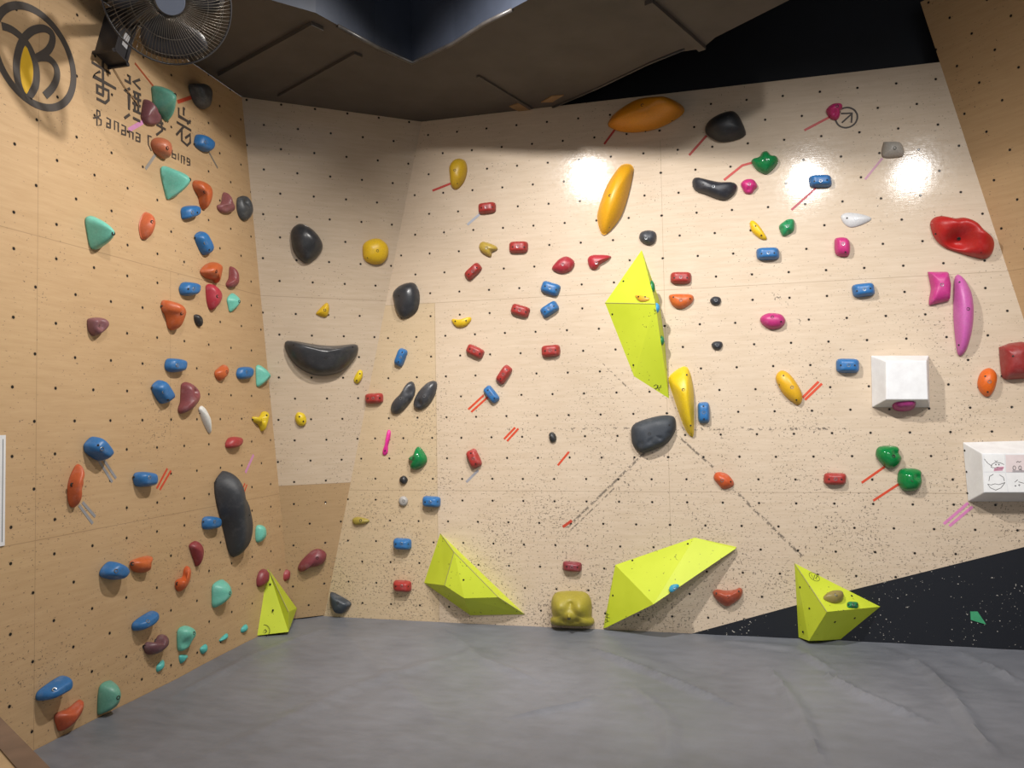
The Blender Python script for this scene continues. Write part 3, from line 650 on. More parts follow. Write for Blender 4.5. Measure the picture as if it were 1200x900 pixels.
hold(M, 'j', [(730,90),(742,95),(740,125),(730,160),(728,190),(712,203),(703,190),(715,160),(722,120)], '#df2f96', .025, 'thin hot pink drop-shaped hold left of the green heart', MG, bolts=[], screws=[(715,187)], chalk=.05)
hold(M, 'j', [(815,215),(840,195),(858,163),(880,175),(903,215),(890,245),(850,265),(822,255),(835,235)], GREEN, .06, 'glossy green heart-shaped hold left of a red block, mid left', MG, bolts=[(848,215)], dark=True, rough=.15, chalk=0, nz=.004, bumps=[(870,200,30,.2)])
hold(M, 'j', [(780,300),(800,290),(817,305),(812,322),(795,328),(780,315)], '#26272a', .03, 'tiny black foothold above the grey ring foothold', MG, name='foothold', seg=24, rings=6)
hold(M, 'j', [(776,402),(782,386),(797,380),(812,386),(818,402),(812,418),(797,424),(782,418)], '#a9a6a2', .025, 'tiny grey ring-shaped foothold left of a blue block', MG, name='foothold', bolts=[(797,402)], chalk=.4, seg=24, rings=6, p=4)
blue(M, 'j', (920,405,84,48,2), 'level blue block hold right of the grey ring foothold', H=.06)
hold(M, 'j', [(572,480),(600,472),(648,485),(635,500),(590,508),(573,500)], '#9f8e3f', .03, 'small olive yellow hold low near the corner seam', MG, bolts=[(610,487)], dark=True)
blue(M, 'j', (792,591,84,50,1), 'level blue block hold straight above the lowest red block', H=.06)
red(M, 'j', (792,776,84,50,1), 'red block hold nearest the mat, left of the low lime volume', H=.06)
hold(M, 'j', [(472,815),(485,806),(565,845),(560,870),(530,896),(495,896),(475,860)], '#3a4149', .06, 'dark slate wedge hold just above the mat by the corner', MG, pole=(515,850), bolts=[(512,848)], dark=True, p=3)
red(M, 'l', (322,846,95,62,65), 'upright red block hold with grey tape below, right of the green heart')
hold(M, 'l', [(700,720),(720,713),(737,735),(735,758),(715,765),(700,750)], '#2f3032', .03, 'tiny dark ball foothold in the middle of the back wall', MG, name='foothold', bolts=[], screws=[(712,735)], seg=24, rings=6)
hold(M, 'm', (816,532,98,52,3), '#86303a', .05, 'dark maroon block hold above the yellow face hold', RB, name='block_hold', p=4.2, q=1.7, nz=.012)
#--- back wall, right half
hold(M, 'n', [(137,270),(170,210),(250,155),(320,143),(400,145),(470,150),(515,185),(515,225),(450,275),(370,310),(280,323),(200,315),(150,290)], '#d98d1c', .16, 'very large orange shell-shaped hold at the top edge of the back wall', MG, pole=(330,215), bolts=[(310,188)], dark=True, screws=[(166,283),(475,232),(322,300)], p=2.0, q=1.5, nz=.006, chalk=.03, seg=56, ridge=((400,150),(515,205)))
hold(M, 'n', [(190,485),(230,468),(258,480),(262,520),(235,650),(200,750),(140,828),(108,832),(85,760),(90,700),(130,580)], '#dfa31e', .12, 'tall amber shard-shaped hold half in shadow', MG, pole=(165,650), bolts=[(153,645)], dark=True, screws=[(137,800),(95,760)], p=1.8, q=1.5, nz=.005, chalk=.04, seg=56)
hold(M, 'n', [(628,300),(645,260),(700,222),(765,205),(800,235),(830,310),(825,340),(770,365),(700,370),(640,335)], '#26272a', .11, 'big black rounded cap hold near the top edge', MG, pole=(730,280), bolts=[], screws=[(742,243)], rough=.5, chalk=.05, nz=.006)
hold(M, 'n', [(563,565),(580,542),(640,555),(700,568),(770,570),(788,590),(775,630),(735,662),(690,658),(620,630),(575,610)], '#2c2d33', .07, 'black saddle-shaped hold left of a small magenta hold', MG, pole=(665,600), screws=[(610,578),(728,607)], chalk=.12)
hold(M, 'n', [(860,460),(900,440),(915,415),(940,410),(960,432),(990,440),(993,475),(950,525),(920,532),(880,505)], '#1a7440', .07, 'glossy green leaf-shaped hold high up at the end of a bent red tape', MG, bolts=[(933,457)], dark=True, rough=.15, chalk=0, nz=.005, dents=[(895,450,14,.3)])
hold(M, 'n', [(808,575),(830,555),(870,555),(890,590),(875,610),(860,630),(830,630),(812,600)], '#c22f76', .05, 'small magenta mushroom hold right of the black saddle', MG, pole=(848,583), chalk=.08, dents=[(845,608,10,.3)])
hold(M, 'n', [(295,845),(305,820),(340,810),(375,820),(382,850),(370,880),(340,888),(305,870)], '#3f4147', .05, 'dark grey round hold just above the tip of the tall lime volume', MG, pole=(330,852), chalk=.2)
hold(M, 'n', [(853,770),(870,762),(900,790),(937,855),(910,860),(870,830),(855,800)], '#e8bd1f', .035, 'small yellow banana-shaped hold left of the green clover', MG, bolts=[], screws=[(875,788),(912,842)], chalk=.05)
hold(M, 'n', [(1000,790),(1020,770),(1045,755),(1075,758),(1075,810),(1055,830),(1020,845),(1005,820)], '#268a57', .05, 'small green clover-shaped hold right of the yellow banana', MG, pole=(1037,795), dents=[(1045,770,8,.5),(1050,825,8,.5),(1005,805,8,.5)], chalk=.05)
blue(M, 'o', (943,202,115,65,-3), 'blue block hold below the small green clover', H=.06)
red(M, 'o', (505,323,104,62,0), 'clean red block hold directly above the orange half-disc')
hold(M, 'o', [(445,420),(460,404),(550,405),(570,425),(555,455),(510,480),(465,465)], '#cc6530', .05, 'orange half-disc hold directly below a red block', MG, pole=(505,438), screws=[(462,418),(558,425)])
hold(M, 'o', [(652,435),(670,417),(700,420),(707,440),(697,460),(665,460)], '#2f3138', .03, 'tiny dark foothold right of the orange half-disc', MG, name='foothold', pole=(682,437), seg=24, rings=6)
hold(M, 'o', [(660,655),(680,642),(710,645),(715,665),(700,685),(668,680)], '#2f3138', .03, 'tiny dark foothold above the big yellow horn, lower of two', MG, name='foothold', pole=(687,662), seg=24, rings=6)
hold(M, 'o', [(905,525),(945,500),(1010,505),(1032,540),(1010,572),(960,582),(915,560)], '#b53073', .06, 'magenta rounded hold alone in the middle right', MG, bolts=[(963,522)], dark=True, screws=[(1015,542)])
hold(M, 'p', [(443,110),(460,75),(510,42),(540,48),(560,110),(570,200),(570,375),(555,390),(520,340),(470,200)], '#dfbe1e', .11, 'long yellow horn-shaped hold touching the lower tip of the tall lime volume', MG, pole=(535,170), bolts=[(522,157)], dark=True, screws=[(530,68),(555,350)], p=1.8, q=1.5, nz=.004, chalk=.12, seg=56)
hold(M, 'p', [(983,110),(990,75),(1018,60),(1060,85),(1105,150),(1118,200),(1105,230),(1080,228),(1020,180)], '#d9a81f', .06, 'yellow almond-shaped hold with double red tape at its lower right', MG, pole=(1067,145), screws=[(1015,77),(997,127),(1095,215)], chalk=.08, nz=.006)
blue(M, 'p', (620,272,105,60,88), 'upright blue block hold right of the yellow horn', H=.05)
hold(M, 'p', [(258,345),(300,315),(400,288),(465,290),(480,320),(475,370),(430,430),(340,470),(300,473),(265,440),(255,400)], '#343a42', .08, 'big rough dark slate hold like a split stone', MG, pole=(380,390), bolts=[(352,380)], dark=True, screws=[(458,325)], p=4, q=1.8, nz=.02, rough=.6, chalk=.12, dents=[(300,430,10,.15),(350,415,10,.15),(400,400,10,.15),(450,375,10,.15)], seg=56)
hold(M, 'p', [(670,600),(685,572),(735,580),(770,620),(765,645),(720,657),(690,630)], '#c4552a', .045, 'burnt orange faceted hold below the split stone on a scratch line', MG, pole=(713,612), screws=[(760,620)], q=1.4)
hold(M, 'q', [(665,490),(685,473),(730,480),(780,475),(800,465),(815,480),(805,520),(750,562),(720,558),(680,525)], '#a94f36', .06, 'rusty brown bowl-shaped hold right of the bottom lime volume', MG, pole=(738,510), bolts=[(738,518)], dark=True, screws=[(677,493),(800,482)], tilt=.3)
hold(M, 'r', [(207,212),(225,185),(250,172),(285,172),(290,195),(275,215),(275,240),(255,262),(225,250)], '#bf2d6b', .06, 'magenta knob hold overlapping the arrow circle', MG, bolts=[(262,190)], dark=True, dents=[(250,222,12,.3)], chalk=.05)
hold(M, 'r', [(488,445),(495,375),(510,365),(585,368),(600,430),(560,448)], '#aaa49b', .05, 'pale grey ledge hold with pink tape at its lower left', MG, bolts=[(550,403)], dark=True, chalk=.2, q=1.4)
blue(M, 'r', (178,566,116,65,-3), 'blue block hold with one pinkish red tape at its lower left', H=.06)
hold(M, 'r', [(280,745),(310,725),(380,730),(435,750),(410,775),(340,800),(300,785)], '#c9c9ca', .02, 'whitish grey flat hold above the magenta cube', MG, bolts=[(357,755)], screws=[(308,752)], chalk=.2)
hold(M, 's', [(730,100),(745,68),(780,55),(850,65),(900,60),(970,85),(1010,130),(1058,165),(1062,210),(1040,250),(1000,265),(940,255),(880,240),(800,215),(750,170)], '#b3221f', .12, 'very large red ragged hold with a scooped hollow', MG, pole=(905,130), bolts=[(897,150)], dark=True, screws=[(758,125),(1010,245)], dents=[(900,168,55,.8),(840,175,40,.3)], bumps=[(930,90,60,.25),(985,140,40,.2)], nz=.03, chalk=.12, seg=64, rings=16)
hold(M, 's', [(250,180),(265,163),(310,163),(328,190),(325,245),(305,260),(255,250)], '#c03378', .06, 'magenta cube-like hold below the whitish flat hold', MG, pole=(290,195), bolts=[(293,197)], screws=[(305,240)], p=3, chalk=.08)
hold(M, 's', [(720,335),(825,332),(838,400),(830,478),(765,495),(722,507),(722,480),(735,420)], '#c33a86', .07, 'magenta shield-shaped hold left of the long pink spindle', MG, pole=(785,400), bolts=[(791,407)], screws=[(740,488)], p=3, chalk=.25, sm=False, nz=.008)
hold(M, 's', [(855,400),(865,355),(885,347),(915,375),(945,440),(953,530),(940,640),(910,730),(880,760),(863,740),(850,600),(850,500)], PINK, .09, 'long upright orchid pink spindle hold', MG, pole=(900,540), bolts=[(908,522)], dark=True, screws=[(884,370),(885,722)], chalk=.15, nz=.004, seg=56)
blue(M, 's', (395,427,116,68,-8), 'blue block hold left of the magenta shield', H=.06)
blue(M, 't', (316,122,120,72,0), 'blue block hold left of the square white box volume', H=.06)
hold(M, 's', [(1075,715),(1130,695),(1200,685),(1230,690),(1235,780),(1230,870),(1160,875),(1095,878),(1085,860),(1078,780)], '#96302f', .10, 'large dark red square hold at the right edge of the photo', MG, pole=(1150,770), bolts=[], screws=[(1137,755),(1112,868)], p=3.2, q=1.7, sm=False, nz=.008, chalk=.2)
hold(M, 't', [(965,210),(985,155),(1030,133),(1065,155),(1070,200),(1045,260),(1015,278),(980,255)], '#dc671c', .06, 'bright orange egg-shaped hold below left of the dark red square', MG, pole=(1020,203), bolts=[(1020,203)], screws=[(1005,173),(1018,258)], chalk=.1)
red(M, 't', (252,691,116,60,2), 'red block hold alone left of the two green hearts')
hold(M, 't', [(455,570),(470,530),(540,525),(575,535),(575,560),(592,590),(570,625),(525,640),(480,610)], '#14793c', .07, 'upper of the two glossy green hearts with red tape', MG, bolts=[(540,578)], dark=True, rough=.12, chalk=0, nz=.004, dents=[(555,560,14,.3)])
hold(M, 't', [(563,690),(575,645),(630,637),(685,650),(690,680),(693,715),(665,750),(600,752),(570,720)], '#14793c', .07, 'lower of the two glossy green hearts with red tape', MG, bolts=[(643,697)], dark=True, rough=.12, chalk=0, nz=.004, dents=[(665,680,14,.3)])
# mustard face-shaped hold above the mat
hold(M, 'm', [(720,830),(704,818),(703,800),(714,785),(710,750),(712,700),(735,665),(800,654),(880,658),(910,695),(914,750),(912,785),(924,800),(924,820),(904,830),(850,833),(770,832)], '#a39635', .11, 'mustard yellow hold shaped like a smiling face at the mat', MG, name='face_hold', pole=(812,745), bolts=[(810,780)], dark=True, p=4, q=2,
     bumps=[(762,738,40,.34),(866,738,40,.34),(765,705,34,.14),(862,705,34,.14),(812,760,12,.3),(812,782,20,.4),(800,822,34,.10),(740,810,22,.1),(880,810,22,.1)], dents=[(812,712,12,.15),(812,803,22,.22),(840,798,12,.12),(782,798,12,.12),(770,740,16,.06)], nz=.004, chalk=.1, rough=.5, seg=72, rings=26)

# ================================================================== PLYWOOD VOLUMES
m, nt, b = newmat('lime_paint', 0.5); v = texco(nt)
n0 = noise_tex(nt, v, 55, 2, .6); n1 = noise_tex(nt, v, 3, 3); n3 = noise_tex(nt, v, 4, 2)
c = mixc(nt, n1.step(.3, .7), lin('#bac92b'), lin('#c8d638'))
nt.links.new(mixc(nt, (n0 - (.71 - (n3 - .5) * .3)).step(0, .02) * .8, c, (.05, .05, .02, 1)), b.inputs['Base Color']); b.inputs['Roughness'].default_value = .55; M_LIME = m
m, nt, b = newmat('white_paint', 0.5); v = texco(nt); n1 = noise_tex(nt, v, 14, 5, .65)
nt.links.new(mixc(nt, n1.step(.35, .65), lin('#d9d9da'), lin('#e4e5e6')), b.inputs['Base Color']); M_WHITE = m
M_EDGE = plain('chipped_plywood_edge', '#9b9560', .7)
M_INK = plain('black_ink', '#2a2724', .6, .05, 20, 0)
VG = 'lime green plywood volumes'
def volume(name, label, verts, faces, mat, origin, group=None, cat='volume', edges=()):
    root = thing(name, label, cat, origin, group)
    verts = [Vector((v[0], v[1], max(v[2], .004))) for v in verts]
    bm = bmesh.new(); V = [bm.verts.new(Vector(v) - root.location) for v in verts]
    for f in faces: bm.faces.new([V[i] for i in f])
    body = obj('shell', bm, mat, root)
    for a, b_ in edges:
        bm = bmesh.new(); A, B = Vector(verts[a]) - root.location, Vector(verts[b_]) - root.location
        tube(bm, [A, B], .0022, 6); obj('worn_edge', bm, M_EDGE, root)
    return root
def emblem(root, P, c, r, strokes):
    bm = bmesh.new(); o = P.at(*c)
    if r: ribbon(bm, P, [o + P.hu * math.cos(t * math.pi / 10) * r + P.hv * math.sin(t * math.pi / 10) * r for t in range(20)], .0025, .0006, .0003, True)
    for st in strokes: ribbon(bm, P, [P.at(*p) for p in st], .003, .0006, .0003)
    for v in bm.verts: v.co -= root.location
    obj('emblem', bm, M_INK, root)
def vbolts(root, P, pts):
    for p in pts:
        bm = bmesh.new(); o = P.at(*p) - root.location; q = P.n.to_track_quat('Z', 'Y').to_matrix().to_4x4(); q.translation = o
        cyl(bm, .006, .006, .003, q, 12); obj('bolt_hole', bm, M_PIT, root)
W0 = 0.001
# tall volume in the middle
T, Lf, BL, B, A = on_main(752, 293), on_main(709, 355), on_main(743, 441), on_main(784, 467), on_main(768, 356, .19)
A2 = A + (B - A) * .38; Rb = on_main(772, 350)
vt = volume('climbing_volume', 'tall lime plywood volume like a long shard in the centre of the wall', [T, Lf, BL, B, A2, A, Rb, on_main(779, 400)],
            [(0, 1, 5), (1, 2, 5), (2, 3, 4, 5), (0, 5, 6), (5, 4, 7, 6), (4, 3, 7), (0, 6, 7, 3, 2, 1)], M_LIME, (T + B) / 2, VG, edges=[(1, 5)])
PT1 = face_plane(T, Lf, A); PT2 = face_plane(Lf, BL, A)
vbolts(vt, PT1, P_('o', [(217, 341), (165, 356), (262, 376)])[:1]); vbolts(vt, PT2, P_('o', [(161, 507), (267, 762), (388, 700)])[:2])
PT3 = face_plane(BL, B, A2)
emblem(vt, PT3, P_('o', [(388, 877)])[0], 0, [P_('o', [(368, 868), (380, 860), (392, 866), (380, 885)]), P_('o', [(385, 862), (395, 890), (405, 862)]), P_('o', [(372, 880), (400, 875)])])
hold(PT1, 'o', [(272,415),(280,408),(320,415),(350,425),(340,440),(300,443)], '#dca52a', .02, 'small amber hold screwed onto the tall lime volume', 'small holds on the lime volumes', name='foothold', bolts=[], screws=[(290,421),(328,421)], seg=24, rings=6)
PTS = face_plane(T, A, Rb); PTS = Plane(A, (Rb - A).cross(A2 - A).normalized() * (1 if (Rb - A).cross(A2 - A).x > 0 else -1), (0, 1, 0))
def side_hold(z, ln, color, label, h=.035):
    # on the hidden right flank of the tall volume
    f = (A.z - z) / (A.z - A2.z) if z < A.z else 0
    ridge_p = A + (A2 - A) * f if z < A.z else A + (T - A) * ((z - A.z) / (T.z - A.z))
    n = PTS.n; 
    base = ridge_p + Vector((0, .03, 0)); r = thing('foothold', label, 'climbing hold', base, 'small holds on the lime volumes')
    bm = bmesh.new(); bmesh.ops.create_uvsphere(bm, u_segments=20, v_segments=12, radius=1)
    for v in bm.verts: v.co = Vector((v.co.x * h * .6 if v.co.x > 0 else v.co.x * .004, v.co.y * .028, v.co.z * ln / 2))
    obj('grip', bm, hold_mat(color, .1), r, True)
    bo = bpy.data.objects.new('bolt', ME_BOLT); COL.objects.link(bo); bo.parent = r; bo.location = (h * .58, 0, 0); bo.rotation_euler = (0, math.pi / 2, 0)
side_hold(on_main(767, 337, .1).z, .085, GREEN, 'dark green hold on the right flank of the tall lime volume, upper')
side_hold(on_main(770, 361, .15).z, .06, '#3a9bd0', 'light blue hold on the right flank of the tall lime volume')
side_hold(on_main(776, 398, .15).z, .06, GREEN, 'dark green hold on the right flank of the tall lime volume, lower')
# low volume left of the face hold
h1 = .13
T, Lf, Bm, Rr = on_main(516, 625), on_main(497, 683), on_main(551, 721), on_main(615, 720)
a, b_, c_, d_ = on_main(532, 647, h1), on_main(521, 686, h1), on_main(544, 701, h1 + .02), on_main(584, 700, h1)
vl = volume('climbing_volume', 'lime plywood volume like a faceted boat above the mat, left of the face hold', [T, Lf, Bm, Rr, a, b_, c_, d_],
            [(0, 4, 5, 1), (4, 7, 6, 5), (0, 3, 7, 4), (1, 5, 6, 2), (6, 7, 3, 2), (0, 1, 2, 3)], M_LIME, (T + Bm) / 2, VG, edges=[(4, 5), (4, 7), (7, 3), (0, 4)])
vbolts(vl, face_plane(a, c_, d_), P_('m', [(271, 598)])); vbolts(vl, face_plane(T, a, b_), P_('m', [(147, 515)])); vbolts(vl, face_plane(T, d_, a), P_('m', [(237, 447), (343, 521), (480, 678)]))
# wide volume right of the face hold
TL, TT, RR, BL = on_main(721, 662), on_main(814, 630), on_main(863, 641), on_main(707, 737)
ap = on_main(766, 708, .24); rr2 = on_main(862, 643, .03); bl2 = on_main(709, 736, .02)
vw = volume('climbing_volume', 'wide lime plywood volume like a broad blade rising to the right', [TL, TT, RR, BL, ap, rr2, bl2],
            [(0, 4, 6), (0, 6, 3), (0, 1, 4), (1, 5, 4), (1, 2, 5), (4, 5, 2), (4, 2, 3), (4, 3, 6), (0, 3, 2, 1)], M_LIME, (TL + RR) / 2, VG)
PW = face_plane(TL, TT, ap)
vbolts(vw, PW, P_('q', [(262, 329), (540, 246)])); vbolts(vw, face_plane(TL, ap, bl2), P_('q', [(164, 505)]))
PWl = face_plane(TL, ap, bl2)
emblem(vw, PWl, P_('q', [(135, 615)])[0], 0, [P_('q', [(125, 595), (145, 600), (125, 612), (148, 618)]), P_('q', [(125, 625), (145, 635), (125, 640)]), P_('q', [(135, 595), (135, 640)])])
m_patch = plain('chalky_paint', '#a9c9a0', .7, .15, 20)
hold(PW, 'q', [(445,465),(460,450),(490,447),(495,462),(465,488),(447,485)], '#3a9fc0', .022, 'small turquoise hold on the lower edge of the wide lime volume', 'small holds on the lime volumes', name='foothold', bolts=[(475,463)], seg=24, rings=6)
# right pyramid
T, Rr = on_main(931, 660), on_main(1031.5, 711); bl, br = on_main(936, 750), on_main(985, 750)
bl.z = max(bl.z, .004); br.z = max(br.z, .004)
ap = on_main(969, 717, .22); lowp = on_main(948, 751, .10); lowp.z = max(lowp.z, .006)
lowr = on_main(964, 752, .08); lowr.z = lowp.z
vr = volume('climbing_volume', 'lime plywood pyramid volume against the black painted wedge', [T, Rr, bl, br, ap, lowp, lowr],
            [(0, 4, 5, 2), (0, 1, 4), (4, 1, 6), (4, 6, 5), (1, 3, 6), (2, 5, 6, 3), (0, 2, 3, 1)], M_LIME, (T + Rr) / 2, VG, edges=[(0, 4)])
PR = face_plane(T, Rr, ap)
vbolts(vr, PR, P_('u', [(443, 444)])); vbolts(vr, face_plane(T, ap, lowp), P_('u', [(216, 406), (257, 499), (228, 602)])); vbolts(vr, face_plane(ap, Rr, lowr), P_('u', [(456, 541), (369, 558)]))
emblem(vr, PR, P_('u', [(278, 360)])[0], .03, [P_('u', [(265, 350), (275, 372), (280, 352)]), P_('u', [(283, 350), (292, 358), (283, 368), (292, 372)])])
hold(PR, 'u', [(317,455),(345,425),(400,418),(412,440),(400,465),(360,475)], '#8f8049', .045, 'khaki hold screwed onto the lime pyramid', 'small holds on the lime volumes', pole=(372,440))
hold(PR, 'u', (448,483,52,28,0), '#1c7d4c', .02, 'small dark green block on the lime pyramid', 'small holds on the lime volumes', name='foothold', p=4, q=1.7, seg=24, rings=6)
# corner wedge
T, Rr = on_left(314, 666, .015), FACET.at(348, 713, .004); ap = on_left(338, 717, .16); bl = on_left(301.5, 750.5); 
T = on_left(314, 666); base_c = on_left(330, 733); 
low1 = on_left(312, 750, .06)
vc = volume('climbing_volume', 'lime plywood wedge volume at the foot of the left corner', [T, bl, ap, Rr, Vector((ap.x, ap.y, .012)), base_c],
            [(0, 2, 4, 1), (0, 3, 2), (2, 3, 4), (3, 5, 4), (1, 4, 5), (0, 1, 5, 3)], M_LIME, (T + bl) / 2, VG, edges=[(0, 2)])
PC = face_plane(T, ap, bl); vbolts(vc, PC, P_('e', [(1112, 543), (1124, 657)]))
emblem(vc, PC, P_('e', [(1085, 748)])[0], .035, [P_('e', [(1075, 740), (1080, 760), (1088, 742)]), P_('e', [(1090, 740), (1097, 748), (1088, 758)])])

# white box volumes
def box_volume(name, label, basepx, frontpx, h, group):
    B_ = [on_main(*p) for p in basepx]; Fr = [on_main(*p, h) for p in frontpx]
    root = volume(name, label, B_ + Fr, [(3, 2, 1, 0), (4, 5, 6, 7), (0, 1, 5, 4), (1, 2, 6, 5), (2, 3, 7, 6), (3, 0, 4, 7)], M_WHITE, sum(B_, Vector()) / 4, group)
    md = root.children[0].modifiers.new('b', 'BEVEL'); md.width = .005; md.segments = 2
    return root, B_, Fr
WG = 'white box volumes'
r1_, B_, Fr = box_volume('box_volume', 'small white square box volume with a magenta hold beneath', [(1020.3, 416.5), (1088.5, 416.5), (1089.8, 477.7), (1021.5, 477.7)], [(1038.5, 423.3), (1086, 422.8), (1087.7, 468.4), (1038.5, 468.4)], .13, WG)
PU = face_plane(B_[3], B_[2], Fr[3])
hold(PU, 't', [(537,325),(560,305),(640,300),(657,312),(640,335),(560,342)], '#a92f7c', .03, 'magenta hold on the underside of the square white box', 'small holds on the lime volumes' if False else 'holds on the white boxes', name='foothold', seg=28, rings=7, kview=.3)
r2_, B_, Fr = box_volume('box_volume', 'wide white box volume with drawings on its tiled front', [(1127.8, 518), (1238, 515), (1238, 588), (1134, 588)], [(1151, 531.3), (1220, 531.3), (1220, 577.5), (1153.3, 577.5)], .15, WG)
PB = Plane(Fr[0], (0, -1, 0), (1, 0, 0)); PBl = face_plane(B_[0], B_[3], Fr[0])
vbolts(r2_, PBl, [(1130.5, 528), (1132.8, 553), (1134, 578)])
m_paper = plain('paper_tile', '#e9e9e8', .6, .04, 30, 0); m_pinkpaper = plain('pinkish_paper_tile', '#dfd0cf', .6, .04, 30, 0); m_pk = plain('pink_crayon', '#d79bb0', .7, .1, 60, 0)
def tile(pts, mt):
    bm = bmesh.new(); slab(bm, [PB.at(*p) + PB.n * .0012 for p in P_('v', pts)], PB.n, .001)
    for v in bm.verts: v.co -= r2_.location
    return obj('drawing_tile', bm, mt, r2_)
tiles = [tile([(302, 300), (434, 298), (438, 410), (302, 409)], m_paper), tile([(302, 415), (438, 417), (455, 543), (304, 543)], m_paper),
         tile([(441, 298), (640, 298), (640, 412), (444, 412)], m_pinkpaper), tile([(444, 418), (640, 418), (640, 543), (461, 543)], m_paper)]
def scribble(par, sts, mt=M_INK, wd=.0022):
    bm = bmesh.new()
    for st in sts: ribbon(bm, PB, [PB.at(*p) + PB.n * .0009 for p in P_('v', st)], wd, .0005, .0005)
    for v in bm.verts: v.co -= r2_.location
    obj('scribble', bm, mt, par)
def ringp(cx, cy, rx, ry=None, n=10): ry = ry or rx; return [(cx + rx * math.cos(t * 2 * math.pi / n), cy + ry * math.sin(t * 2 * math.pi / n)) for t in range(n + 1)]
scribble(tiles[0], [[(300, 325), (322, 352), (350, 372)], [(345, 380), (350, 360), (372, 348), (405, 350), (430, 362)], [(345, 380), (370, 384), (395, 378)], ringp(376, 362, 3), ringp(396, 362, 3), [(368, 335), (378, 343), (388, 336)]])
scribble(tiles[0], [[(362, 400), (420, 396)], [(366, 392), (424, 388)], [(380, 383), (428, 380)]], m_pk, .008)
scribble(tiles[1], [[(322, 490), (340, 515), (375, 530), (410, 515), (436, 480)], [(322, 490), (345, 496), (370, 488), (395, 494), (436, 480)], [(330, 470), (335, 440), (360, 425)], [(400, 430), (425, 445), (432, 470)]])
scribble(tiles[2], [ringp(497, 384, 9, 14), ringp(535, 384, 9, 14), [(535, 390), (550, 402)], [(512, 348), (520, 340), (530, 346), (542, 340)]])
scribble(tiles[2], [[(485, 420 - 12), (600, 420 - 12)], [(485, 402), (600, 402)]], plain('grey_crayon', '#b8b0b2', .7, .05, 40, 0), .006)
scribble(tiles[3], [[(500, 478), (520, 462)], [(525, 475), (560, 485)], ringp(505, 502, 3), ringp(530, 497, 4)])

# ================================================================== TAPE, PAINTED MARKS
TM = {}
def tape(P, pts, col, wpx, label, group=None, off=0.0004):
    if col not in TM: TM[col] = plain('tape_' + col.strip('#'), col, .45, .06, 30, 0)
    W = [P.at(*p) for p in pts]; c = sum(W, Vector()) / len(W)
    z0 = (W[0] - CAM).dot(-Vector((RU.z, RY.z, RN.z))); wd = wpx * z0 / 900
    bm = bmesh.new(); ribbon(bm, P, W, wd, .0008, off)
    for v in bm.verts: v.co -= c
    o = obj('tape_strip', bm, TM[col], None); o.location = c; tag(o, label, 'tape', group)
TR, TO, TGr, TP = '#b32f28', '#c9472a', '#8d8e93', '#c889b4'
tg = 'tape strips on the left wall'; tm_ = 'tape strips on the back wall'
tape(L, [(158,74),(179.5,101)], '#a4502f', 2.6, 'rust tape running down to the mint hold on the lettering', tg)
tape(L, [(208,119.5),(224.5,114)], '#b5432b', 4.2, 'short red tape between the upper mint hold and the charcoal hold', tg)
tape(L, [(150.5,152.5),(167,143.2)], TP, 5, 'short wide pink tape over the lettering under the mauve hold', tg)
tape(L, [(170.5,198),(182.5,180.5)], '#8f8b86', 3.6, 'grey tape below the faded round orange hold', tg)
tape(L, [(244,177),(255,197)], '#77716a', 2.2, 'thin grey tape below the upper right blue block of the left wall', tg)
tape(L, [(114,537),(131.5,565)], TGr, 3.4, 'left strip of the grey tape pair below the large blue block', tg)
tape(L, [(119.5,536),(135.8,560.5)], TGr, 3.4, 'right strip of the grey tape pair below the large blue block', tg)
tape(L, [(183.5,572.5),(196,549)], TO, 2.8, 'left strip of the red tape pair beside a blue block on the left wall', tg)
tape(L, [(187.2,574),(200.2,551.5)], TO, 2.8, 'right strip of the red tape pair beside a blue block on the left wall', tg)
tape(L, [(287.5,554),(297,533)], TP, 3.6, 'pink tape above the very large black pod', tg)
tape(L, [(281.5,580),(286.8,566.5)], TO, 1.8, 'left strip of the small red tape pair behind the black pod', tg)
tape(L, [(284.5,581),(289.3,568)], TO, 1.8, 'right strip of the small red tape pair behind the black pod', tg)
tape(L, [(92.5,592),(108.5,613.5)], TGr, 3.6, 'lower strip of the grey tape pair at the orange crescent', tg)
tape(L, [(96.5,588.5),(111.5,605.5)], TGr, 3.6, 'upper strip of the grey tape pair at the orange crescent', tg)
tape(M, [(506.8,223.5),(528.5,215)], '#b23a33', 2.6, 'red tape left of the high yellow oval hold', tm_)
tape(M, [(547.7,263.4),(562,251.2)], '#9da1ac', 2.8, 'pale grey tape below the highest red block', tm_)
tape(M, [(548.8,479.8),(567,463)], TO, 2.4, 'upper strip of the orange tape pair at the taped blue block', tm_)
tape(M, [(552.3,482.8),(571.5,465.5)], TO, 2.4, 'lower strip of the orange tape pair at the taped blue block', tm_)
tape(M, [(590.8,514.5),(603.7,501)], TO, 2.4, 'left strip of the orange tape pair with no hold beside it', tm_)
tape(M, [(594.3,516.9),(607.6,502.2)], TO, 2.4, 'right strip of the orange tape pair with no hold beside it', tm_)
tape(M, [(653.8,545.3),(666.7,529.5)], TO, 2.4, 'single orange tape below the tiny dark ball foothold', tm_)
tape(M, [(546.5,565),(560.5,551)], '#94949a', 2.8, 'grey tape below the upright red block', tm_)
tape(M, [(659.7,617.5),(670.2,610)], '#b7422c', 3.2, 'very short red tape scrap at the end of a long scratch', tm_)
tape(M, [(708,169),(720.5,152)], '#a8352b', 2.5, 'red tape below the orange shell hold', tm_)
tape(M, [(807.6,182),(828,159)], '#a8352b', 2.8, 'red tape below the big black cap', tm_)
tape(M, [(848.5,211),(870,193.8),(881,190.8)], '#b3342b', 2.8, 'bent red tape between the black saddle and the green leaf hold', tm_)
tape(M, [(942.6,152.8),(972,137.3)], TR, 2.8, 'red tape left of the magenta knob', tm_)
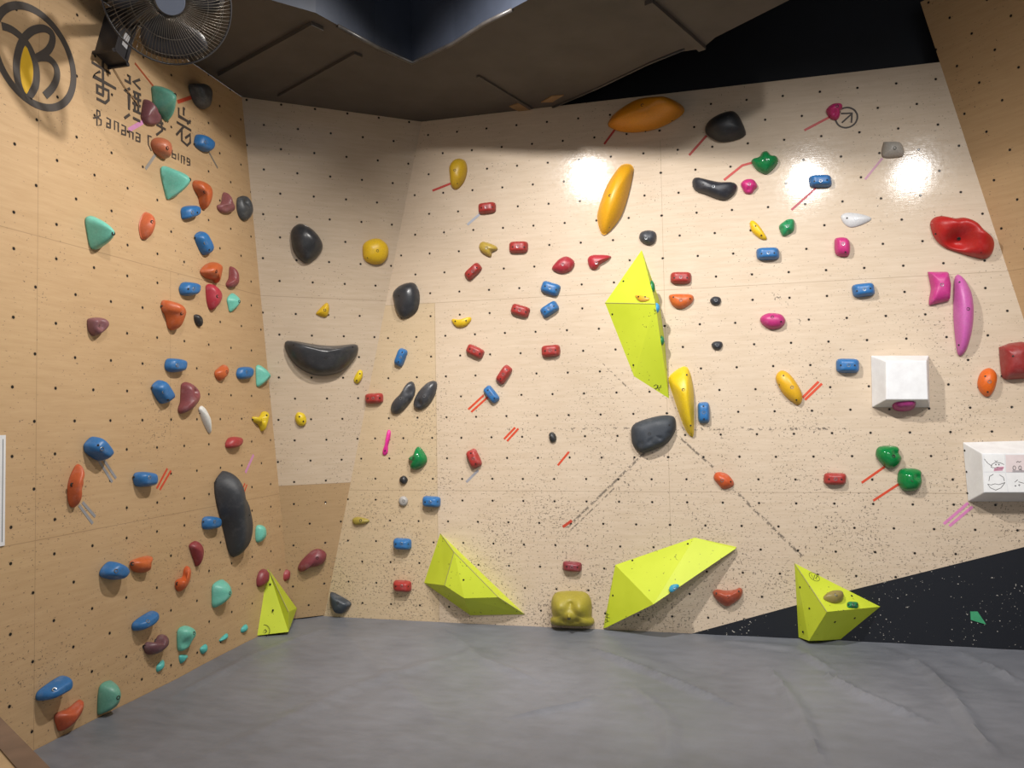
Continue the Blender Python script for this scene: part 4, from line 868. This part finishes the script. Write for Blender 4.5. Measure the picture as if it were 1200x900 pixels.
tape(M, [(1013.8,210.2),(1034,185.5)], '#b07c93', 2.4, 'dull pink tape below the pale grey ledge hold', tm_)
tape(M, [(927.5,246),(956,220.6)], '#a63e4a', 2.6, 'pinkish red tape below the highest blue block', tm_)
tape(M, [(940.5,466),(959.3,447.2)], TO, 2.8, 'upper strip of the red tape pair at the yellow almond', tm_)
tape(M, [(943.3,468.6),(963.2,449.5)], TO, 2.8, 'lower strip of the red tape pair at the yellow almond', tm_)
tape(M, [(1009.8,565.7),(1036.5,547)], TO, 2.6, 'orange tape at the upper green heart', tm_)
tape(M, [(1023.4,586.7),(1054,566.7)], TO, 2.6, 'orange tape at the lower green heart', tm_)
tape(M, [(1106,614),(1134.5,589.3)], '#cf7fb0', 3.2, 'upper strip of the pink tape pair below the wide white box', tm_)
tape(M, [(1112.5,616.5),(1139.5,593.7)], '#cf7fb0', 3.2, 'lower strip of the pink tape pair below the wide white box', tm_)
bm = bmesh.new(); gp = [MAIN.at(*p) for p in P_('u', [(963, 512), (995, 512), (1032, 568), (965, 548)])]; slab(bm, [p + MAIN.n * .006 for p in gp], MAIN.n, .006)
tag(obj('foothold_chip', bm, plain('green_chip', '#3f9b6c', .5)), 'flat green chip on the black painted wedge', 'climbing hold')

M_LETTER = plain('brown_black_vinyl', '#3f3630', .6, .06, 20, 0); M_LOGO = plain('charcoal_vinyl', '#4b4541', .6, .06, 20, 0); M_BAN = plain('banana_yellow_vinyl', '#dbb02c', .55, .05, 20, 0)
# round logo: circle through ring points on the wall
rp = [on_left(*p) for p in P_('z', [(250, 70), (480, 330), (560, 600), (520, 730), (380, 808), (200, 740), (50, 590)])]
# least-squares circle
S = [[0.0] * 4 for _ in range(3)]
for q in rp:
    row = (q.y, q.z, 1.0); rhs = q.y ** 2 + q.z ** 2
    for i in range(3):
        for j in range(3): S[i][j] += row[i] * row[j]
        S[i][3] += row[i] * rhs
for i in range(3):
    pv = S[i][i]; S[i] = [x / pv for x in S[i]]
    for j in range(3):
        if j != i: f = S[j][i]; S[j] = [x - f * y for x, y in zip(S[j], S[i])]
cy, cz = S[0][3] / 2, S[1][3] / 2; rad = math.sqrt(S[2][3] + cy * cy + cz * cz)
logo = thing('wall_logo', 'round charcoal letter logo with a yellow banana shape on the left wall', 'logo', (XL, cy, cz))
def loc_bm(bm, r):
    for v in bm.verts: v.co -= r.location
    return bm
bm = bmesh.new(); ribbon(bm, LEFT, [Vector((XL, cy + rad * math.cos(t * math.pi / 32), cz + rad * math.sin(t * math.pi / 32))) for t in range(64)], .030, closed=True); obj('ring', loc_bm(bm, logo), M_LOGO, logo)
bm = bmesh.new()
for k, st in enumerate(([(12, 195), (90, 225), (170, 290), (215, 350), (250, 430), (275, 540), (265, 650), (215, 730)], [(200, 262), (150, 345), (122, 470), (130, 600), (165, 700), (205, 745)],
           [(175, 290), (240, 232), (325, 214), (385, 250), (392, 315), (355, 385), (270, 440)], [(255, 445), (300, 432), (370, 445), (422, 510), (425, 590), (390, 665), (335, 722)])):
    ribbon(bm, LEFT, [on_left(*p) for p in smooth_open(P_('z', st))], .030, off=.0006 + .0002 * k)
obj('letter', loc_bm(bm, logo), M_LOGO, logo)
bm = bmesh.new(); slab(bm, [on_left(*p) + Vector((.002, 0, 0)) for p in smooth_closed(P_('z', [(188, 345), (222, 415), (245, 500), (242, 600), (218, 670), (192, 710), (165, 640), (150, 540), (157, 440)]), 30)], (1, 0, 0), .001)
obj('banana_shape', loc_bm(bm, logo), M_BAN, logo)
chars = thing('wall_lettering', 'row of four big black characters stepping down beside the logo', 'lettering', on_left(165, 125))
for cr, sts in (('x', [[(405,110),(595,225)],[(518,100),(520,440)],[(490,205),(420,250),(650,378)],[(460,330),(460,415),(525,450)],[(460,345),(575,398),(575,490),(540,520),(455,475)]]),
                ('x', [[(735,290),(800,325)],[(788,245),(788,328)],[(890,285),(825,310),(895,385)],[(790,375),(735,400),(780,430),(780,590)],[(820,405),(900,440)],[(838,410),(838,610)],[(872,425),(872,600)],[(815,460),(900,500)],[(815,520),(895,555)],[(820,592),(895,627)],[(735,672),(785,635)],[(820,670),(890,705)]]),
                ('y', [[(580,375),(600,540),(540,585)],[(530,455),(610,470)],[(540,480),(635,530)],[(610,385),(660,455)],[(500,330),(560,350)],[(560,300),(560,400)],[(600,300),(650,330)],[(520,380),(620,420)]]),
                ('y', [[(765,310),(765,395),(885,465)],[(815,305),(815,390)],[(885,440),(850,475)],[(745,455),(890,540)],[(815,500),(740,585)],[(795,530),(795,640),(850,690),(880,660),(880,580),(830,615)]])):
    bm = bmesh.new()
    for k, st in enumerate(sts): ribbon(bm, LEFT, [on_left(*p) for p in P_(cr, st)], .0125, off=.0004 + .00015 * k)
    obj('character', loc_bm(bm, chars), M_LETTER, chars)
word = thing('wall_lettering', 'small dark latin words in a row under the four big characters', 'lettering', on_left(165, 160))
for cr, sts in (('x', [[(458,590),(458,748),(500,740),(500,690),(460,665),(490,645),(485,605),(455,590)],[(420,672),(480,662)]]), ('x', [[(555,668),(592,688),(592,775)],[(592,735),(558,722),(555,758),(592,772)]]),
                ('x', [[(635,790),(635,700),(672,720),(672,812)]]), ('x', [[(705,738),(745,758),(745,848)],[(745,803),(708,792),(705,830),(745,845)]]), ('x', [[(785,868),(785,800),(820,820),(820,888)]]),
                ('y', [[(335,560),(375,580),(375,658)],[(375,615),(338,603),(335,640),(375,655)]]), ('y', [[(492,604),(458,590),(460,680),(490,745)]]), ('y', [[(525,640),(525,745)]]), ('y', [[(560,675),(560,760)]]),
                ('y', [[(600,780),(600,700),(630,712),(630,790)],[(630,712),(660,725),(660,800)]]), ('y', [[(700,735),(700,808),(735,825),(735,785),(702,772)]]), ('y', [[(762,768),(762,838)]]),
                ('y', [[(792,868),(792,790),(820,805),(820,878)]]), ('y', [[(876,830),(850,815),(850,850),(876,862)],[(876,830),(876,888),(848,885)]])):
    bm = bmesh.new()
    for k, st in enumerate(sts): ribbon(bm, LEFT, [on_left(*p) for p in P_(cr, st)], .0068, off=.0004 + .00015 * k)
    obj('letter', loc_bm(bm, word), M_LETTER, word)
arrow = thing('wall_logo', 'black circled arrow mark pointing up right beside the magenta knob', 'logo', on_main(992, 138))
c0 = on_main(991.9, 137.9); rr_ = (on_main(1004.7, 137.9) - c0).length
bm = bmesh.new(); ribbon(bm, MAIN, [c0 + Vector((rr_ * math.cos(t * math.pi / 20), 0, rr_ * math.sin(t * math.pi / 20))) for t in range(40)], .009, closed=True); obj('ring', loc_bm(bm, arrow), M_LETTER, arrow)
bm = bmesh.new(); ribbon(bm, MAIN, [on_main(*p) for p in P_('r', [(285, 274), (336, 228)])], .009)
ribbon(bm, MAIN, [on_main(*p) for p in P_('r', [(280, 228), (336, 226), (333, 274)])], .009, off=.0008); obj('arrow', loc_bm(bm, arrow), M_LETTER, arrow)

# poster at the left edge
Pz = on_left(0, 510).z; Pz2 = on_left(0, 640).z; Py = on_left(5, 570).y
bm = bmesh.new(); boxbm(bm, (XL + .003, Py - .21, (Pz + Pz2) / 2), (.004, .42, Pz - Pz2)); post = thing('poster', 'white notice sheet on the left wall at the edge of the photo', 'poster', (XL, Py - .21, (Pz + Pz2) / 2))
obj('sheet', loc_bm(bm, post), plain('white_paper', '#dcdde0', .5, .04, 10, 0), post)
bm = bmesh.new(); boxbm(bm, (XL + .0055, Py - .012, (Pz + Pz2) / 2), (.001, .003, Pz - Pz2 - .03)); obj('printed_border', loc_bm(bm, post), plain('grey_print', '#7f8285', .5, .04, 10, 0), post)

# wooden bench corner at the lower left
M_BW = plain('brown_stained_wood', '#6d5747', .5, .15, 12, .2); M_TW = plain('light_bench_wood', '#b39670', .5, .1, 8, .2)
zb = .45
a0, a1 = on_level(-60, 779, zb), on_level(75, 916, zb); c1, c0_ = on_level(32, 914, zb), on_level(-60, 808, zb)
bench = thing('wooden_bench', 'brown edged wooden bench corner at the lower left', 'bench', (a1 + c1) / 2 - Vector((0, 0, zb)))
bm = bmesh.new(); up = Vector((0, 0, 1)); slab(bm, [a0, a1, c1, c0_], up, .05); obj('edge_rail', loc_bm(bm, bench), M_BW, bench)
dv_ = (c0_ - a0).normalized(); dl_ = (a1 - a0).normalized()
bm = bmesh.new(); slab(bm, [c0_ - up * .004, c1 - up * .004, c1 + dv_ * .35 - up * .004, c0_ + dv_ * .35 - up * .004], up, .03); obj('seat_board', loc_bm(bm, bench), M_TW, bench)
for e in (a0 + dl_ * .06 + dv_ * .03, a1 - dl_ * .06 + dv_ * .03, c0_ + dv_ * .3 + dl_ * .06, c1 + dv_ * .3 - dl_ * .06):
    bm = bmesh.new(); boxbm(bm, (e.x, e.y, (zb - .05 + .003) / 2), (.05, .05, zb - .053)); obj('leg', loc_bm(bm, bench), M_BW, bench)

# ================================================================== WALL FAN
M_FBLK = plain('dark_fan_plastic', '#2e2c2e', .4, .08, 20, 0); M_WIRE = plain('fan_wire', '#6d675f', .35, .05, 20, 0, .6); M_HUB = plain('fan_hub_grey', '#5a606e', .3, .05, 20, 0); M_LAB = plain('fan_label', '#a9a9ac', .5, .03, 20, 0)
dd = 3.05; fc_ = CAM + ray(197, 0) * dd
aim = (CAM + Vector((0.1, .3, .1)) - fc_).normalized()
q4 = aim.to_track_quat('Z', 'Y').to_matrix().to_4x4(); q4.translation = fc_
fan = thing('wall_fan', 'dark wall fan with round wire cage high on the left wall', 'fan', mw=q4)
R_ = 70 / 900 * dd * 1.0
def cage(zs, name, nspk, zr):
    bm = bmesh.new()
    for k in range(nspk):
        t = 2 * math.pi * k / nspk; tw = .22
        pts = []
        for i in range(9):
            f = i / 8; r = .055 + (R_ - .055) * f; zz = zs + (zr - zs) * f ** 3; t2 = t + tw * f
            pts.append((r * math.cos(t2), r * math.sin(t2), zz))
        tube(bm, pts, .0009, 4)
    for r, z_ in ((R_ * .6, zs + (zr - zs) * .2), (R_ * .85, zs + (zr - zs) * .6)):
        tube(bm, [(r * math.cos(2 * math.pi * k / 60), r * math.sin(2 * math.pi * k / 60), z_) for k in range(60)], .0011, 4, True)
    return obj(name, bm, M_WIRE, fan, True)
cage(.075, 'front_grille', 96, 0.0); cage(-.07, 'rear_grille', 72, 0.0)
bm = bmesh.new(); tube(bm, [(R_ * math.cos(2 * math.pi * k / 80), R_ * math.sin(2 * math.pi * k / 80), 0) for k in range(80)], .004, 8, True); obj('rim', bm, M_FBLK, fan, True)
bm = bmesh.new(); cyl(bm, .058, .052, .02, Matrix.Translation((0, 0, .078)), 40); obj('badge', bm, M_HUB, fan, True, 40)
for k in range(3):
    bm = bmesh.new(); a0_ = k * 2 * math.pi / 3 + .5; gridv = []
    for i in range(9):
        f = i / 8; r = .04 + (R_ - .04 - .02) * f; row = []
        for j in range(9):
            g = j / 8 - .5; wdt = (.55 + 1.0 * math.sin(f * math.pi * .8)) ; ang = a0_ + g * wdt + .25 * f
            row.append(bm.verts.new((r * math.cos(ang), r * math.sin(ang), g * .06 * (1 - .3 * f))))
        gridv.append(row)
    for i in range(8):
        for j in range(8): bm.faces.new((gridv[i][j], gridv[i + 1][j], gridv[i + 1][j + 1], gridv[i][j + 1]))
    bo = obj('blade', bm, M_FBLK, fan, True); md = bo.modifiers.new('s', 'SOLIDIFY'); md.thickness = .003
bm = bmesh.new(); cyl(bm, .045, .04, .05, Matrix.Translation((0, 0, .0)), 32); cyl(bm, .075, .06, .11, Matrix.Translation((0, 0, -.13)), 32); obj('motor', bm, M_FBLK, fan, True, 40)
# bracket body fixed to the wall, arm to the motor
inv = q4.inverted()
bp_top, bp_bot = on_left(142, 22, .05), on_left(130, 66, .05)
ax = (bp_top - bp_bot).normalized(); mid = (bp_top + bp_bot) / 2
hx = Vector((1, 0, 0)); hy = ax.cross(hx).normalized()
bm = bmesh.new(); LN = (bp_top - bp_bot).length + .02
mwb = Matrix(((hx.x, hy.x, ax.x, mid.x), (hx.y, hy.y, ax.y, mid.y), (hx.z, hy.z, ax.z, mid.z), (0, 0, 0, 1)))
boxbm(bm, (-.0, 0, 0), (.09, .085, LN), inv @ mwb); bmesh.ops.bevel(bm, geom=bm.verts[:] + bm.edges[:], offset=.012, segments=3, affect='EDGES'); obj('wall_bracket', bm, M_FBLK, fan, True, 40)
bm = bmesh.new(); boxbm(bm, (.046, .012, -.015), (.002, .032, .07), inv @ mwb); obj('rating_label', bm, M_LAB, fan)
bm = bmesh.new(); tube(bm, [inv @ (mwb @ Vector((.03, 0, LN * .3))), Vector((-.02, 0, -.24)), Vector((0, 0, -.17))], .022, 12); obj('arm', bm, M_FBLK, fan, True)
bm = bmesh.new(); e_ = inv.to_3x3(); tube(bm, [inv @ on_left(x, y, .006) for x, y in ((133, 80), (145, 100), (160, 120), (162, 124))], .0025, 6); obj('shadow_line', bm, plain('tan_shadow_line', '#a0805c', .6, .05, 20, 0), fan, True)  # thin tan tube standing in for a faint shadow line on the wall
